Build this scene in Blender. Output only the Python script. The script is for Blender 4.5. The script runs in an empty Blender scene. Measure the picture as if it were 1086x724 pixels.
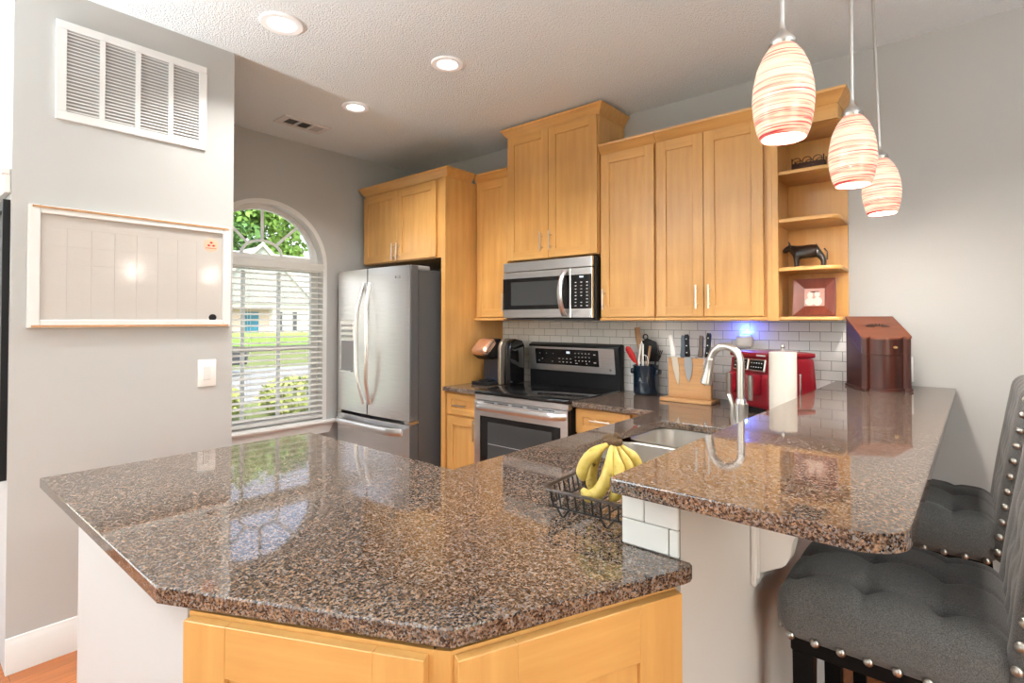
import bpy, bmesh, math, random
from mathutils import Vector, Matrix
random.seed(7)
PI = math.pi
C = bpy.context.scene.collection
sc = bpy.context.scene

# ------------------------------------------------------------------ camera
cam = bpy.data.objects.new('camera', bpy.data.cameras.new('camera'))
C.objects.link(cam)
cam.location = (0, 0, 1.38)
cam.rotation_euler = (math.radians(90.9), 0, math.radians(40.5))
cam.data.sensor_width = 36
cam.data.lens = 570 / 1086 * 36
cam.data.shift_y = -31 / 1086
cam.data.clip_start = .02
cam.data.clip_end = 300
sc.camera = cam

# ------------------------------------------------------------------ world, sun, exposure
w = bpy.data.worlds.new('sky'); sc.world = w; w.use_nodes = True
nt = w.node_tree; nt.nodes.clear()
o_ = nt.nodes.new('ShaderNodeOutputWorld'); b_ = nt.nodes.new('ShaderNodeBackground')
s_ = nt.nodes.new('ShaderNodeTexSky'); s_.sky_type = 'HOSEK_WILKIE'; s_.turbidity = 9
s_.sun_direction = (.55, -.35, .75)
nt.links.new(s_.outputs[0], b_.inputs[0]); nt.links.new(b_.outputs[0], o_.inputs[0])
b_.inputs[1].default_value = 14.0
vs = sc.view_settings
vs.view_transform = 'Standard'; vs.look = 'None'; vs.gamma = 1; vs.exposure = 0.08
try: vs.use_curve_mapping = False
except Exception: pass

def lamp(name, kind, loc, power, rot=(0, 0, 0), col=(1, 1, 1), size=.1, sy=None, parent=None, spread=None, angle=None):
    d = bpy.data.lights.new(name, kind); d.energy = power; d.color = col
    if kind == 'AREA':
        d.size = size
        if sy: d.shape = 'RECTANGLE'; d.size_y = sy
        else: d.shape = 'DISK'
        if spread: d.spread = math.radians(spread)
    elif kind == 'SUN': d.angle = math.radians(2)
    else: d.shadow_soft_size = size
    o = bpy.data.objects.new(name, d); C.objects.link(o); o.location = loc; o.rotation_euler = rot
    if parent: o.parent = parent
    return o

sun = lamp('sun', 'SUN', (20, -20, 30), 3, (math.radians(42), 0, math.radians(55)), (1, .96, .9))
# daylight of the left dining window, then added fills at unseen front and side openings
lamp('left_window_light', 'AREA', (-3.86, -1.45, 1.45), 40, (math.radians(97), 0, math.radians(-90)), (1, 1, .97), 2.2, 2.0)
lamp('front_fill_light', 'AREA', (-.6, -2.9, 1.45), 2, (math.radians(100), 0, 0), (.95, .98, 1), 2.4, 2.0)
lamp('side_fill_light', 'AREA', (2.5, -.8, 1.5), 2, (math.radians(105), 0, math.radians(90)), (.95, .98, 1), 2.4, 2.0)
# added unseen uplights that brighten the ceiling; no fixture stands there
lamp('ceiling_uplight', 'AREA', (1.9, 1.0, 1.4), 85, (math.radians(180), 0, 0), (.96, 1, 1), .35, spread=152)
lamp('ceiling_uplight', 'AREA', (-2.6, -1.7, 1.35), 300, (math.radians(180), 0, 0), (.96, 1, 1), .35, spread=152)

# ------------------------------------------------------------------ materials
def new_mat(name):
    m = bpy.data.materials.new(name); m.use_nodes = True
    return m, m.node_tree, m.node_tree.nodes['Principled BSDF']
def mat(name, col, rough=.5, metal=0, spec=.5, coat=0, emit=None, es=0, trans=0, ior=1.45, alpha=1, bump=None, aniso=0):
    m, t, p = new_mat(name)
    p.inputs['Base Color'].default_value = (*col, 1)
    p.inputs['Roughness'].default_value = rough
    p.inputs['Metallic'].default_value = metal
    p.inputs['Specular IOR Level'].default_value = spec
    p.inputs['Coat Weight'].default_value = coat
    p.inputs['Coat Roughness'].default_value = .08
    p.inputs['Transmission Weight'].default_value = trans
    p.inputs['IOR'].default_value = ior
    p.inputs['Alpha'].default_value = alpha
    if emit: p.inputs['Emission Color'].default_value = (*emit, 1); p.inputs['Emission Strength'].default_value = es
    if bump:
        n = t.nodes.new('ShaderNodeTexNoise'); n.inputs['Scale'].default_value = bump[0]; n.inputs['Detail'].default_value = 3
        tc = t.nodes.new('ShaderNodeTexCoord'); t.links.new(tc.outputs['Object'], n.inputs['Vector'])
        b = t.nodes.new('ShaderNodeBump'); b.inputs['Strength'].default_value = bump[1]; b.inputs['Distance'].default_value = bump[2]
        t.links.new(n.outputs['Fac'], b.inputs['Height']); t.links.new(b.outputs['Normal'], p.inputs['Normal'])
    return m
def ramp(t, stops):
    r = t.nodes.new('ShaderNodeValToRGB'); e = r.color_ramp.elements
    while len(e) > 1: e.remove(e[-1])
    e[0].position = stops[0][0]; e[0].color = (*stops[0][1], 1)
    for p, c in stops[1:]:
        k = e.new(p); k.color = (*c, 1)
    return r
def mapped(t, scale, rot=(0, 0, 0)):
    tc = t.nodes.new('ShaderNodeTexCoord'); mp = t.nodes.new('ShaderNodeMapping')
    mp.inputs['Scale'].default_value = scale; mp.inputs['Rotation'].default_value = rot
    t.links.new(tc.outputs['Object'], mp.inputs['Vector']); return mp
def mix(t, a, b, fac, mode='MIX'):
    m = t.nodes.new('ShaderNodeMix'); m.data_type = 'RGBA'; m.blend_type = mode
    for s, v in ((m.inputs[0], fac), (m.inputs[6], a), (m.inputs[7], b)):
        if isinstance(v, (int, float)): s.default_value = v
        elif isinstance(v, tuple): s.default_value = (*v, 1)
        else: t.links.new(v, s)
    return m.outputs[2]

def wood(name, c0, c1, scale, rough=.32, coat=.25):
    m, t, p = new_mat(name)
    mp = mapped(t, scale)
    n = t.nodes.new('ShaderNodeTexNoise'); n.inputs['Scale'].default_value = 3; n.inputs['Detail'].default_value = 5; n.inputs['Roughness'].default_value = .6
    t.links.new(mp.outputs[0], n.inputs['Vector'])
    r = ramp(t, [(.3, c0), (.7, c1)]); t.links.new(n.outputs['Fac'], r.inputs[0])
    n2 = t.nodes.new('ShaderNodeTexNoise'); n2.inputs['Scale'].default_value = 2.5; n2.inputs['Detail'].default_value = 2
    tc = t.nodes.new('ShaderNodeTexCoord'); t.links.new(tc.outputs['Object'], n2.inputs['Vector'])
    r2 = ramp(t, [(.35, (.88, .88, .88)), (.65, (1.05, 1.05, 1.05))]); t.links.new(n2.outputs['Fac'], r2.inputs[0])
    t.links.new(mix(t, r.outputs[0], r2.outputs[0], 1.0, 'MULTIPLY'), p.inputs['Base Color'])
    p.inputs['Roughness'].default_value = rough; p.inputs['Coat Weight'].default_value = coat; p.inputs['Coat Roughness'].default_value = .2
    return m

MAPLE = ((.60, .31, .09), (.70, .395, .13))
maple_v = wood('maple_vertical', *MAPLE, (9, 9, .7))
maple_h = wood('maple_horizontal', *MAPLE, (.7, 9, 9))
cherry = wood('cherry', (.026, .006, .004), (.068, .014, .007), (12, 12, 1.2), .34, .05)
cherry_lid = wood('cherry_lid', (.12, .032, .013), (.18, .05, .02), (1.2, 12, 12), .35, .1)
frame_wood = wood('frame_cherry', (.11, .02, .009), (.19, .035, .013), (10, 10, 2), .3, .15)
bamboo = wood('bamboo', (.42, .21, .08), (.58, .33, .14), (1.2, 10, 14), .4, .1)
oak_trim = wood('oak_trim', (.42, .22, .10), (.52, .29, .14), (10, 1, 10), .45, 0)
spoon_wood = wood('spoon_wood', (.35, .19, .09), (.5, .3, .16), (8, 8, 1), .6, 0)
floor_m = None
def make_floor():
    m, t, p = new_mat('hardwood_floor')
    mp = mapped(t, (1, 1, 1), (0, 0, PI / 2))
    br = t.nodes.new('ShaderNodeTexBrick'); br.inputs['Scale'].default_value = 1
    br.inputs['Brick Width'].default_value = .9; br.inputs['Row Height'].default_value = .085; br.inputs['Mortar Size'].default_value = .0012
    br.inputs['Color1'].default_value = (.34, .10, .026, 1); br.inputs['Color2'].default_value = (.42, .135, .038, 1); br.inputs['Mortar'].default_value = (.12, .04, .015, 1)
    br.offset = .37
    t.links.new(mp.outputs[0], br.inputs['Vector'])
    mp2 = mapped(t, (25, 1.6, 1)); n = t.nodes.new('ShaderNodeTexNoise'); n.inputs['Scale'].default_value = 3; n.inputs['Detail'].default_value = 5
    t.links.new(mp2.outputs[0], n.inputs['Vector'])
    r = ramp(t, [(.3, (.7, .7, .7)), (.7, (1.15, 1.15, 1.15))]); t.links.new(n.outputs['Fac'], r.inputs[0])
    t.links.new(mix(t, br.outputs[0], r.outputs[0], 1.0, 'MULTIPLY'), p.inputs['Base Color'])
    p.inputs['Roughness'].default_value = .3
    return m
floor_m = make_floor()

def make_granite():
    m, t, p = new_mat('granite')
    mp = mapped(t, (1, 1, 1))
    n1 = t.nodes.new('ShaderNodeTexNoise'); n1.inputs['Scale'].default_value = 215; n1.inputs['Detail'].default_value = 4; n1.inputs['Roughness'].default_value = .6
    v = t.nodes.new('ShaderNodeTexVoronoi'); v.inputs['Scale'].default_value = 340; v.inputs['Randomness'].default_value = 1
    n2 = t.nodes.new('ShaderNodeTexNoise'); n2.inputs['Scale'].default_value = 90; n2.inputs['Detail'].default_value = 3; n2.inputs['Roughness'].default_value = .6
    n3 = t.nodes.new('ShaderNodeTexNoise'); n3.inputs['Scale'].default_value = 3.5; n3.inputs['Detail'].default_value = 3
    nd = t.nodes.new('ShaderNodeTexNoise'); nd.inputs['Scale'].default_value = 220
    for n in (n1, n2, n3, nd): t.links.new(mp.outputs[0], n.inputs['Vector'])
    dv = t.nodes.new('ShaderNodeVectorMath'); dv.operation = 'MULTIPLY_ADD'; dv.inputs[1].default_value = (.006, .006, .006)
    t.links.new(nd.outputs['Color'], dv.inputs[0]); t.links.new(mp.outputs[0], dv.inputs[2]); t.links.new(dv.outputs[0], v.inputs['Vector'])
    r1 = ramp(t, [(.34, (.024, .017, .014)), (.45, (.115, .073, .049)), (.55, (.24, .16, .108)), (.68, (.34, .24, .17))])
    t.links.new(n1.outputs['Fac'], r1.inputs[0])
    sp = t.nodes.new('ShaderNodeSeparateColor'); t.links.new(v.outputs['Color'], sp.inputs[0])
    rb = ramp(t, [(.0, (1, 1, 1)), (.22, (1, 1, 1)), (.27, (0, 0, 0)), (1, (0, 0, 0))]); t.links.new(sp.outputs[0], rb.inputs[0])
    rg = ramp(t, [(0, (0, 0, 0)), (.82, (0, 0, 0)), (.86, (1, 1, 1)), (1, (1, 1, 1))]); t.links.new(sp.outputs[1], rg.inputs[0])
    c = mix(t, r1.outputs[0], (.012, .011, .012), rb.outputs[0])
    c = mix(t, c, (.23, .22, .22), rg.outputs[0])
    r2 = ramp(t, [(.4, (.6, .6, .62)), (.6, (1.1, 1.1, 1.1))]); t.links.new(n2.outputs['Fac'], r2.inputs[0])
    c = mix(t, c, r2.outputs[0], 1.0, 'MULTIPLY')
    r3 = ramp(t, [(.35, (.9, .9, .92)), (.65, (1.08, 1.05, 1.0))]); t.links.new(n3.outputs['Fac'], r3.inputs[0])
    t.links.new(mix(t, c, r3.outputs[0], 1.0, 'MULTIPLY'), p.inputs['Base Color'])
    p.inputs['Roughness'].default_value = .045
    p.inputs['Specular IOR Level'].default_value = .8
    return m
granite = make_granite()

def make_tile(name, rot):
    m, t, p = new_mat(name)
    mp = mapped(t, (1, 1, 1), rot)
    br = t.nodes.new('ShaderNodeTexBrick'); br.inputs['Scale'].default_value = 1
    br.inputs['Brick Width'].default_value = .1016; br.inputs['Row Height'].default_value = .0508
    br.inputs['Mortar Size'].default_value = .0014; br.inputs['Mortar Smooth'].default_value = .2
    br.inputs['Color1'].default_value = (.78, .78, .76, 1); br.inputs['Color2'].default_value = (.84, .84, .82, 1); br.inputs['Mortar'].default_value = (.24, .24, .235, 1)
    t.links.new(mp.outputs[0], br.inputs['Vector'])
    t.links.new(br.outputs['Color'], p.inputs['Base Color'])
    b = t.nodes.new('ShaderNodeBump'); b.inputs['Strength'].default_value = .6; b.inputs['Distance'].default_value = .0015; b.invert = True
    t.links.new(br.outputs['Fac'], b.inputs['Height']); t.links.new(b.outputs['Normal'], p.inputs['Normal'])
    p.inputs['Roughness'].default_value = .12
    return m
tile_back = make_tile('tile_backsplash', (-PI / 2, 0, 0))

wall_m = mat('wall_paint', (.465, .468, .46), .7, bump=(180, .08, .002))
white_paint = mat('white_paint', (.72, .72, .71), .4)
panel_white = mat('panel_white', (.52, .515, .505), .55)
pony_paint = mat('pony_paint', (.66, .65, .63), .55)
ceil_m = mat('ceiling_popcorn', (.83, .90, .94), .9, bump=(140, .8, .012))
def make_steel():
    m, t, p = new_mat('stainless')
    mp = mapped(t, (2, 2, 220))
    n = t.nodes.new('ShaderNodeTexNoise'); n.inputs['Scale'].default_value = 3; n.inputs['Detail'].default_value = 2
    t.links.new(mp.outputs[0], n.inputs['Vector'])
    r = ramp(t, [(.3, (.74, .75, .76)), (.7, (.85, .86, .87))]); t.links.new(n.outputs['Fac'], r.inputs[0])
    t.links.new(r.outputs[0], p.inputs['Base Color'])
    p.inputs['Metallic'].default_value = 1; p.inputs['Roughness'].default_value = .3
    return m
steel = make_steel()
sink_steel = mat('sink_steel', (.78, .75, .70), .3, 1)
chrome = mat('chrome', (.75, .75, .75), .1, 1)
nickel = mat('brushed_nickel', (.62, .6, .57), .3, 1)
pull_metal = mat('pull_metal', (.68, .63, .57), .28, 1)
fridge_side = mat('fridge_side', (.085, .087, .092), .5)
dark_gap = mat('dark_gap', (.02, .02, .02), .6)
black_gloss = mat('black_glass', (.006, .006, .007), .06, coat=.3)
black_plastic = mat('black_plastic', (.008, .008, .009), .4, spec=.25)
grey_plastic = mat('grey_plastic', (.3, .3, .31), .4)
window_glass_dark = mat('oven_window', (.05, .052, .053), .12)
key_mark = mat('key_mark', (.55, .55, .55), .5)
display_m = mat('display', (.1, .1, .1), .3, emit=(.8, .9, 1), es=.9)
white_plastic = mat('white_plastic', (.86, .86, .85), .35)
board_m = mat('whiteboard_surface', (.52, .49, .458), .12)
line_m = mat('calendar_line', (.5, .47, .45), .4)
sticker_m = mat('sticker', (.85, .47, .33), .5)
sticker_red = mat('sticker_red', (.5, .03, .02), .5)
vent_white = mat('vent_white', (.74, .74, .74), .4)
vent_dark = mat('vent_shadow', (.42, .42, .42), .8)
duct_dark = mat('duct_dark', (.1, .1, .1), .8)
red_plastic = mat('red_plastic', (.22, .008, .016), .32, coat=.15)
crock_m = mat('crock_glaze', (.004, .012, .024), .12, coat=.6)
red_spoon = mat('red_silicone', (.5, .01, .01), .4)
blade = mat('blade', (.7, .7, .7), .22, 1)
steel_blue = mat('steel_blue', (.13, .17, .21), .35)
bronze = mat('bronze', (.02, .013, .01), .3, .3, coat=.3)
iron_brown = mat('iron_brown', (.05, .018, .01), .5, .4)
paper = mat('paper_towel', (.72, .68, .61), .9, bump=(250, .3, .002))
basket_black = mat('basket_wire', (.012, .011, .011), .4)
banana_tip = mat('banana_tip', (.07, .035, .015), .7)
rose_gold = mat('rose_gold', (.85, .56, .42), .25, .85)
champagne = mat('champagne', (.42, .36, .29), .35, .8)
tank_m = mat('water_tank', (.02, .03, .05), .1, coat=.4)
leg_black = mat('leg_black', (.003, .003, .003), .5, spec=.15)
nail_m = mat('nail_head', (.45, .43, .4), .28, 1)
brass = mat('brass', (.7, .5, .22), .3, 1)
inlay = mat('inlay', (.012, .006, .005), .5)
def make_blind():
    m, t, p = new_mat('blind_slat')
    p.inputs['Base Color'].default_value = (.92, .92, .9, 1); p.inputs['Roughness'].default_value = .5
    tr = t.nodes.new('ShaderNodeBsdfTranslucent'); tr.inputs[0].default_value = (.92, .92, .9, 1)
    mx = t.nodes.new('ShaderNodeMixShader'); mx.inputs[0].default_value = .55
    o = t.nodes['Material Output']
    t.links.new(p.outputs[0], mx.inputs[1]); t.links.new(tr.outputs[0], mx.inputs[2]); t.links.new(mx.outputs[0], o.inputs[0])
    return m
blind_m = make_blind()
glass_m = None
def make_glass():
    m = bpy.data.materials.new('pane_glass'); m.use_nodes = True; t = m.node_tree; t.nodes.clear()
    o = t.nodes.new('ShaderNodeOutputMaterial'); a = t.nodes.new('ShaderNodeBsdfTransparent'); g = t.nodes.new('ShaderNodeBsdfGlossy')
    g.inputs['Roughness'].default_value = .02
    f = t.nodes.new('ShaderNodeFresnel'); f.inputs[0].default_value = 1.3
    mx = t.nodes.new('ShaderNodeMixShader')
    t.links.new(f.outputs[0], mx.inputs[0]); t.links.new(a.outputs[0], mx.inputs[1]); t.links.new(g.outputs[0], mx.inputs[2]); t.links.new(mx.outputs[0], o.inputs[0])
    return m
glass_m = make_glass()
def make_banana():
    m, t, p = new_mat('banana_skin')
    mp = mapped(t, (1, 1, 1))
    n = t.nodes.new('ShaderNodeTexNoise'); n.inputs['Scale'].default_value = 55; n.inputs['Detail'].default_value = 4
    t.links.new(mp.outputs[0], n.inputs['Vector'])
    r = ramp(t, [(.28, (.10, .05, .015)), (.34, (.5, .36, .06)), (.45, (.60, .44, .09)), (.75, (.66, .53, .16))]); t.links.new(n.outputs['Fac'], r.inputs[0])
    t.links.new(r.outputs[0], p.inputs['Base Color']); p.inputs['Roughness'].default_value = .45
    return m
banana_m = make_banana()
def make_fabric():
    m, t, p = new_mat('grey_linen')
    def wv(rot):
        mp = mapped(t, (1, 1, 1), rot); n = t.nodes.new('ShaderNodeTexNoise'); n.inputs['Scale'].default_value = 1
        sc_ = t.nodes.new('ShaderNodeMapping'); sc_.inputs['Scale'].default_value = (700, 700, 260)
        t.links.new(mp.outputs[0], sc_.inputs[0]); t.links.new(sc_.outputs[0], n.inputs['Vector']); n.inputs['Detail'].default_value = 1
        return n
    a = wv((0, 0, 0)); b = wv((PI / 2, 0, 0)); c = wv((0, PI / 2, 0))
    m1 = mix(t, a.outputs['Color'], b.outputs['Color'], .5); m2 = mix(t, m1, c.outputs['Color'], .33)
    s = t.nodes.new('ShaderNodeSeparateColor'); t.links.new(m2, s.inputs[0])
    r = ramp(t, [(.38, (.045, .0445, .0435)), (.62, (.145, .143, .139))]); t.links.new(s.outputs[0], r.inputs[0])
    t.links.new(r.outputs[0], p.inputs['Base Color']); p.inputs['Roughness'].default_value = .9
    p.inputs['Sheen Weight'].default_value = .15
    bm_ = t.nodes.new('ShaderNodeBump'); bm_.inputs['Strength'].default_value = .25; bm_.inputs['Distance'].default_value = .001
    t.links.new(s.outputs[0], bm_.inputs['Height']); t.links.new(bm_.outputs['Normal'], p.inputs['Normal'])
    return m
fabric = make_fabric()
def make_shade():
    m, t, p = new_mat('pendant_glass')
    mp = mapped(t, (5, 5, 210), (.06, .05, 0))
    n = t.nodes.new('ShaderNodeTexNoise'); n.inputs['Scale'].default_value = 1.0; n.inputs['Detail'].default_value = 4; n.inputs['Roughness'].default_value = .6; n.inputs['Distortion'].default_value = .6
    t.links.new(mp.outputs[0], n.inputs['Vector'])
    # swirl reddens toward rim and neck; the paler middle paints in the bulb's glow
    tc = t.nodes.new('ShaderNodeTexCoord'); sx = t.nodes.new('ShaderNodeSeparateXYZ'); t.links.new(tc.outputs['Object'], sx.inputs[0])
    rz = ramp(t, [(0, (.10, .10, .10)), (.22, (.02, .02, .02)), (.45, (0, 0, 0)), (.8, (.03, .03, .03)), (1, (.12, .12, .12))])
    mr = t.nodes.new('ShaderNodeMapRange'); mr.inputs[1].default_value = 0; mr.inputs[2].default_value = .225
    t.links.new(sx.outputs[2], mr.inputs[0]); t.links.new(mr.outputs[0], rz.inputs[0])
    ad = t.nodes.new('ShaderNodeMath'); ad.operation = 'SUBTRACT'; t.links.new(n.outputs['Fac'], ad.inputs[0]); t.links.new(rz.outputs[0], ad.inputs[1])
    r = ramp(t, [(.27, (.5, .03, .05)), (.35, (.8, .16, .14)), (.40, (.93, .44, .32)), (.46, (1, .74, .55)), (.56, (1, .89, .72))])
    t.links.new(ad.outputs[0], r.inputs[0])
    t.links.new(mix(t, r.outputs[0], (.55, .5, .45), 1.0, 'MULTIPLY'), p.inputs['Base Color']); t.links.new(r.outputs[0], p.inputs['Emission Color'])
    p.inputs['Emission Strength'].default_value = .66; p.inputs['Roughness'].default_value = .12
    return m
shade_m = make_shade()
lamp_white = mat('lamp_white', (1, 1, 1), .4, emit=(1, .97, .92), es=4)
can_white = mat('can_lens', (1, 1, 1), .4, emit=(1, .98, .95), es=6)
can_trim_glow = mat('can_trim_glow', (.85, .85, .85), .4, emit=(1, 1, 1), es=.12)  # light painted in: the trim ring, no lamp itself, emits a faint glow
blue_led = mat('blue_led', (.1, .2, 1), .4, emit=(.05, .15, 1), es=4)

# ------------------------------------------------------------------ mesh helpers
class B:
    def __init__(s): s.bm = bmesh.new()
    def _mi(s, faces, mi):
        for f in faces: f.material_index = mi
    def box(s, x0, x1, y0, y1, z0, z1, mi=0, bev=0, seg=1, M=None):
        v = [s.bm.verts.new(p) for p in ((x0,y0,z0),(x1,y0,z0),(x1,y1,z0),(x0,y1,z0),(x0,y0,z1),(x1,y0,z1),(x1,y1,z1),(x0,y1,z1))]
        fs = [s.bm.faces.new([v[i] for i in q]) for q in ((3,2,1,0),(4,5,6,7),(0,1,5,4),(1,2,6,5),(2,3,7,6),(3,0,4,7))]
        s._mi(fs, mi)
        if M is not None:
            for q in v: q.co = M @ q.co
        if bev:
            es = list({e for f in fs for e in f.edges})
            r = bmesh.ops.bevel(s.bm, geom=es, offset=bev, segments=seg, affect='EDGES', profile=.5)
            s._mi(r['faces'], mi)
    def prism(s, pts, a, b, f=lambda u, v, w: (u, v, w), mi=0, bev=0, seg=2):
        n = len(pts)
        A = [s.bm.verts.new(f(u, v, a)) for u, v in pts]; Bv = [s.bm.verts.new(f(u, v, b)) for u, v in pts]
        fs = [s.bm.faces.new(A[::-1]), s.bm.faces.new(Bv)]
        for i in range(n): fs.append(s.bm.faces.new((A[i], A[(i+1) % n], Bv[(i+1) % n], Bv[i])))
        s._mi(fs, mi)
        if bev:
            es = list(fs[0].edges) + list(fs[1].edges)
            r = bmesh.ops.bevel(s.bm, geom=es, offset=bev, segments=seg, affect='EDGES', profile=.5); s._mi(r['faces'], mi)
    def tube(s, pts, r, n=8, mi=0, closed=False, flat=None, up=None):
        pts = [Vector(p) for p in pts]; k = len(pts); rings = []
        prev = None
        for i, p in enumerate(pts):
            if closed: t = pts[(i+1) % k] - pts[i-1]
            else: t = pts[min(i+1, k-1)] - pts[max(i-1, 0)]
            t.normalize()
            if prev is None:
                u = Vector(up) if up else (Vector((0, 0, 1)) if abs(t.z) < .9 else Vector((1, 0, 0)))
            else: u = prev
            u = u - t * u.dot(t); u.normalize(); prev = u; v = t.cross(u)
            rr = r[i] if isinstance(r, (list, tuple)) else r
            fu, fv = flat or (1, 1)
            rings.append([s.bm.verts.new(p + (u * math.cos(2*PI*j/n) * fu + v * math.sin(2*PI*j/n) * fv) * rr) for j in range(n)])
        fs = []
        for i in range(k if closed else k-1):
            a = rings[i]; b = rings[(i+1) % k]
            for j in range(n): fs.append(s.bm.faces.new((a[j], a[(j+1) % n], b[(j+1) % n], b[j])))
        if not closed:
            fs.append(s.bm.faces.new(rings[0][::-1])); fs.append(s.bm.faces.new(rings[-1]))
        s._mi(fs, mi)
    def lathe(s, prof, c=(0, 0, 0), n=32, mi=0, M=None, cap=True, ell=1):
        rings = []; c = Vector(c)
        for r, z in prof:
            q = []
            for j in range(n):
                p = Vector((r*math.cos(2*PI*j/n), r*ell*math.sin(2*PI*j/n), z))
                if M is not None: p = M @ p
                q.append(s.bm.verts.new(p + c))
            rings.append(q)
        fs = []
        for a, b in zip(rings, rings[1:]):
            for j in range(n): fs.append(s.bm.faces.new((a[j], a[(j+1) % n], b[(j+1) % n], b[j])))
        if cap:
            fs.append(s.bm.faces.new(rings[0][::-1])); fs.append(s.bm.faces.new(rings[-1]))
        s._mi(fs, mi)
    def ball(s, c, r, mi=0, u=16, v=10, M=None):
        if not isinstance(r, (tuple, list)): r = (r, r, r)
        T = Matrix.Translation(c) @ (M if M is not None else Matrix.Identity(4)) @ Matrix.Diagonal((*r, 1))
        q = bmesh.ops.create_uvsphere(s.bm, u_segments=u, v_segments=v, radius=1, matrix=T)
        for vv in q['verts']:
            for f in vv.link_faces: f.material_index = mi
    def rbox(s, c, h, r, cuts=8, mi=0, fn=None, M=None):
        """soft box of half sizes h and corner radius r, optional vertex function"""
        n = cuts + 1; vm = {}; fs = []
        def vert(i, j, k):
            key = (i, j, k)
            if key not in vm:
                p = Vector((h[0]*(2*i/n-1), h[1]*(2*j/n-1), h[2]*(2*k/n-1)))
                q = Vector([max(-(h[t]-r), min(h[t]-r, p[t])) for t in range(3)]); e = p - q
                if e.length > 1e-9: p = q + e.normalized() * r
                if fn: p = fn(p)
                if M is not None: p = M @ p
                vm[key] = s.bm.verts.new(p + Vector(c))
            return vm[key]
        for ax in range(3):
            for side in (0, n):
                for i in range(n):
                    for j in range(n):
                        q = []
                        for di, dj in ((0, 0), (1, 0), (1, 1), (0, 1)):
                            t = [0, 0, 0]; t[ax] = side; t[(ax+1) % 3] = i+di; t[(ax+2) % 3] = j+dj
                            q.append(vert(*t))
                        fs.append(s.bm.faces.new(q if side else q[::-1]))
        s._mi(fs, mi)
    def holed(s, outer, holes, a, b, f, mi=0):
        """plate with holes: 2-D loops, thickness a..b"""
        lo = []; es = []
        for lp in [outer] + holes:
            vv = [s.bm.verts.new(f(u, v, a)) for u, v in lp]; lo.append(vv)
            for i in range(len(vv)): es.append(s.bm.edges.new((vv[i], vv[(i+1) % len(vv)])))
        g = bmesh.ops.triangle_fill(s.bm, edges=es, use_beauty=True)
        tf = [x for x in g['geom'] if isinstance(x, bmesh.types.BMFace)]
        mp = {}
        for lp, vv in zip([outer] + holes, lo):
            for (u, v), q in zip(lp, vv): mp[q] = s.bm.verts.new(f(u, v, b))
        fs = list(tf)
        for t in tf: fs.append(s.bm.faces.new([mp[v] for v in reversed(t.verts)]))
        for vv in lo:
            for i in range(len(vv)):
                p, q = vv[i], vv[(i+1) % len(vv)]
                fs.append(s.bm.faces.new((p, q, mp[q], mp[p])))
        s._mi(fs, mi)
    def build(s, name, mats, parent=None, loc=None, ang=35, smooth=True, recalc=True):
        if recalc: bmesh.ops.recalc_face_normals(s.bm, faces=s.bm.faces[:])
        me = bpy.data.meshes.new(name); s.bm.to_mesh(me); s.bm.free()
        for m in (mats if isinstance(mats, (list, tuple)) else [mats]): me.materials.append(m)
        if smooth:
            me.polygons.foreach_set('use_smooth', [True] * len(me.polygons))
            try: me.set_sharp_from_angle(angle=math.radians(ang))
            except Exception: pass
        o = bpy.data.objects.new(name, me); C.objects.link(o)
        if parent is not None: o.parent = parent
        if loc is not None: o.location = loc
        return o

def thing(name, label, cat, loc=(0, 0, 0), rz=0, group=None):
    o = bpy.data.objects.new(name, None); C.objects.link(o); o.empty_display_size = .05
    o.location = loc; o.rotation_euler = (0, 0, rz); o['label'] = label; o['category'] = cat
    if group: o['group'] = group
    return o
def tag(o, label, cat, group=None):
    o['label'] = label; o['category'] = cat
    if group: o['group'] = group
    return o
def struct(o): o['kind'] = 'structure'; return o
def kids(o): return [c for c in bpy.data.objects if c.parent == o]
def copy_tree(o, parent=None):
    c = o.copy(); C.objects.link(c); c.parent = parent
    for ch in kids(o): copy_tree(ch, c)
    return c
def bez(p0, p1, p2, p3, n=12):
    p0, p1, p2, p3 = map(Vector, (p0, p1, p2, p3)); r = []
    for i in range(n+1):
        t = i/n; r.append((1-t)**3*p0 + 3*(1-t)**2*t*p1 + 3*(1-t)*t*t*p2 + t**3*p3)
    return r
def rrect(x0, x1, y0, y1, r, n=5):
    p = []
    for cx, cy, a in ((x1-r, y1-r, 0), (x0+r, y1-r, 90), (x0+r, y0+r, 180), (x1-r, y0+r, 270)):
        for i in range(n+1):
            t = math.radians(a + 90*i/n); p.append((cx + r*math.cos(t), cy + r*math.sin(t)))
    return p

# ================================================================== room shell
YB = 3.24; XW = -3.95; XV = -2.88; ZC = 2.76; YV0 = .325; YV1 = 1.165
XR = 2.6; YF = -3.0
b = B(); b.box(XW-.12, XR, YF, YB, -.06, 0); struct(b.build('floor', floor_m))
b = B(); b.box(XW-.12, XR+.12, YF-.12, YB+.12, ZC, ZC+.1); struct(b.build('ceiling', ceil_m))
b = B(); b.box(XW-.12, XR+.12, YB, YB+.12, 0, ZC); struct(b.build('wall_back', wall_m))
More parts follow.
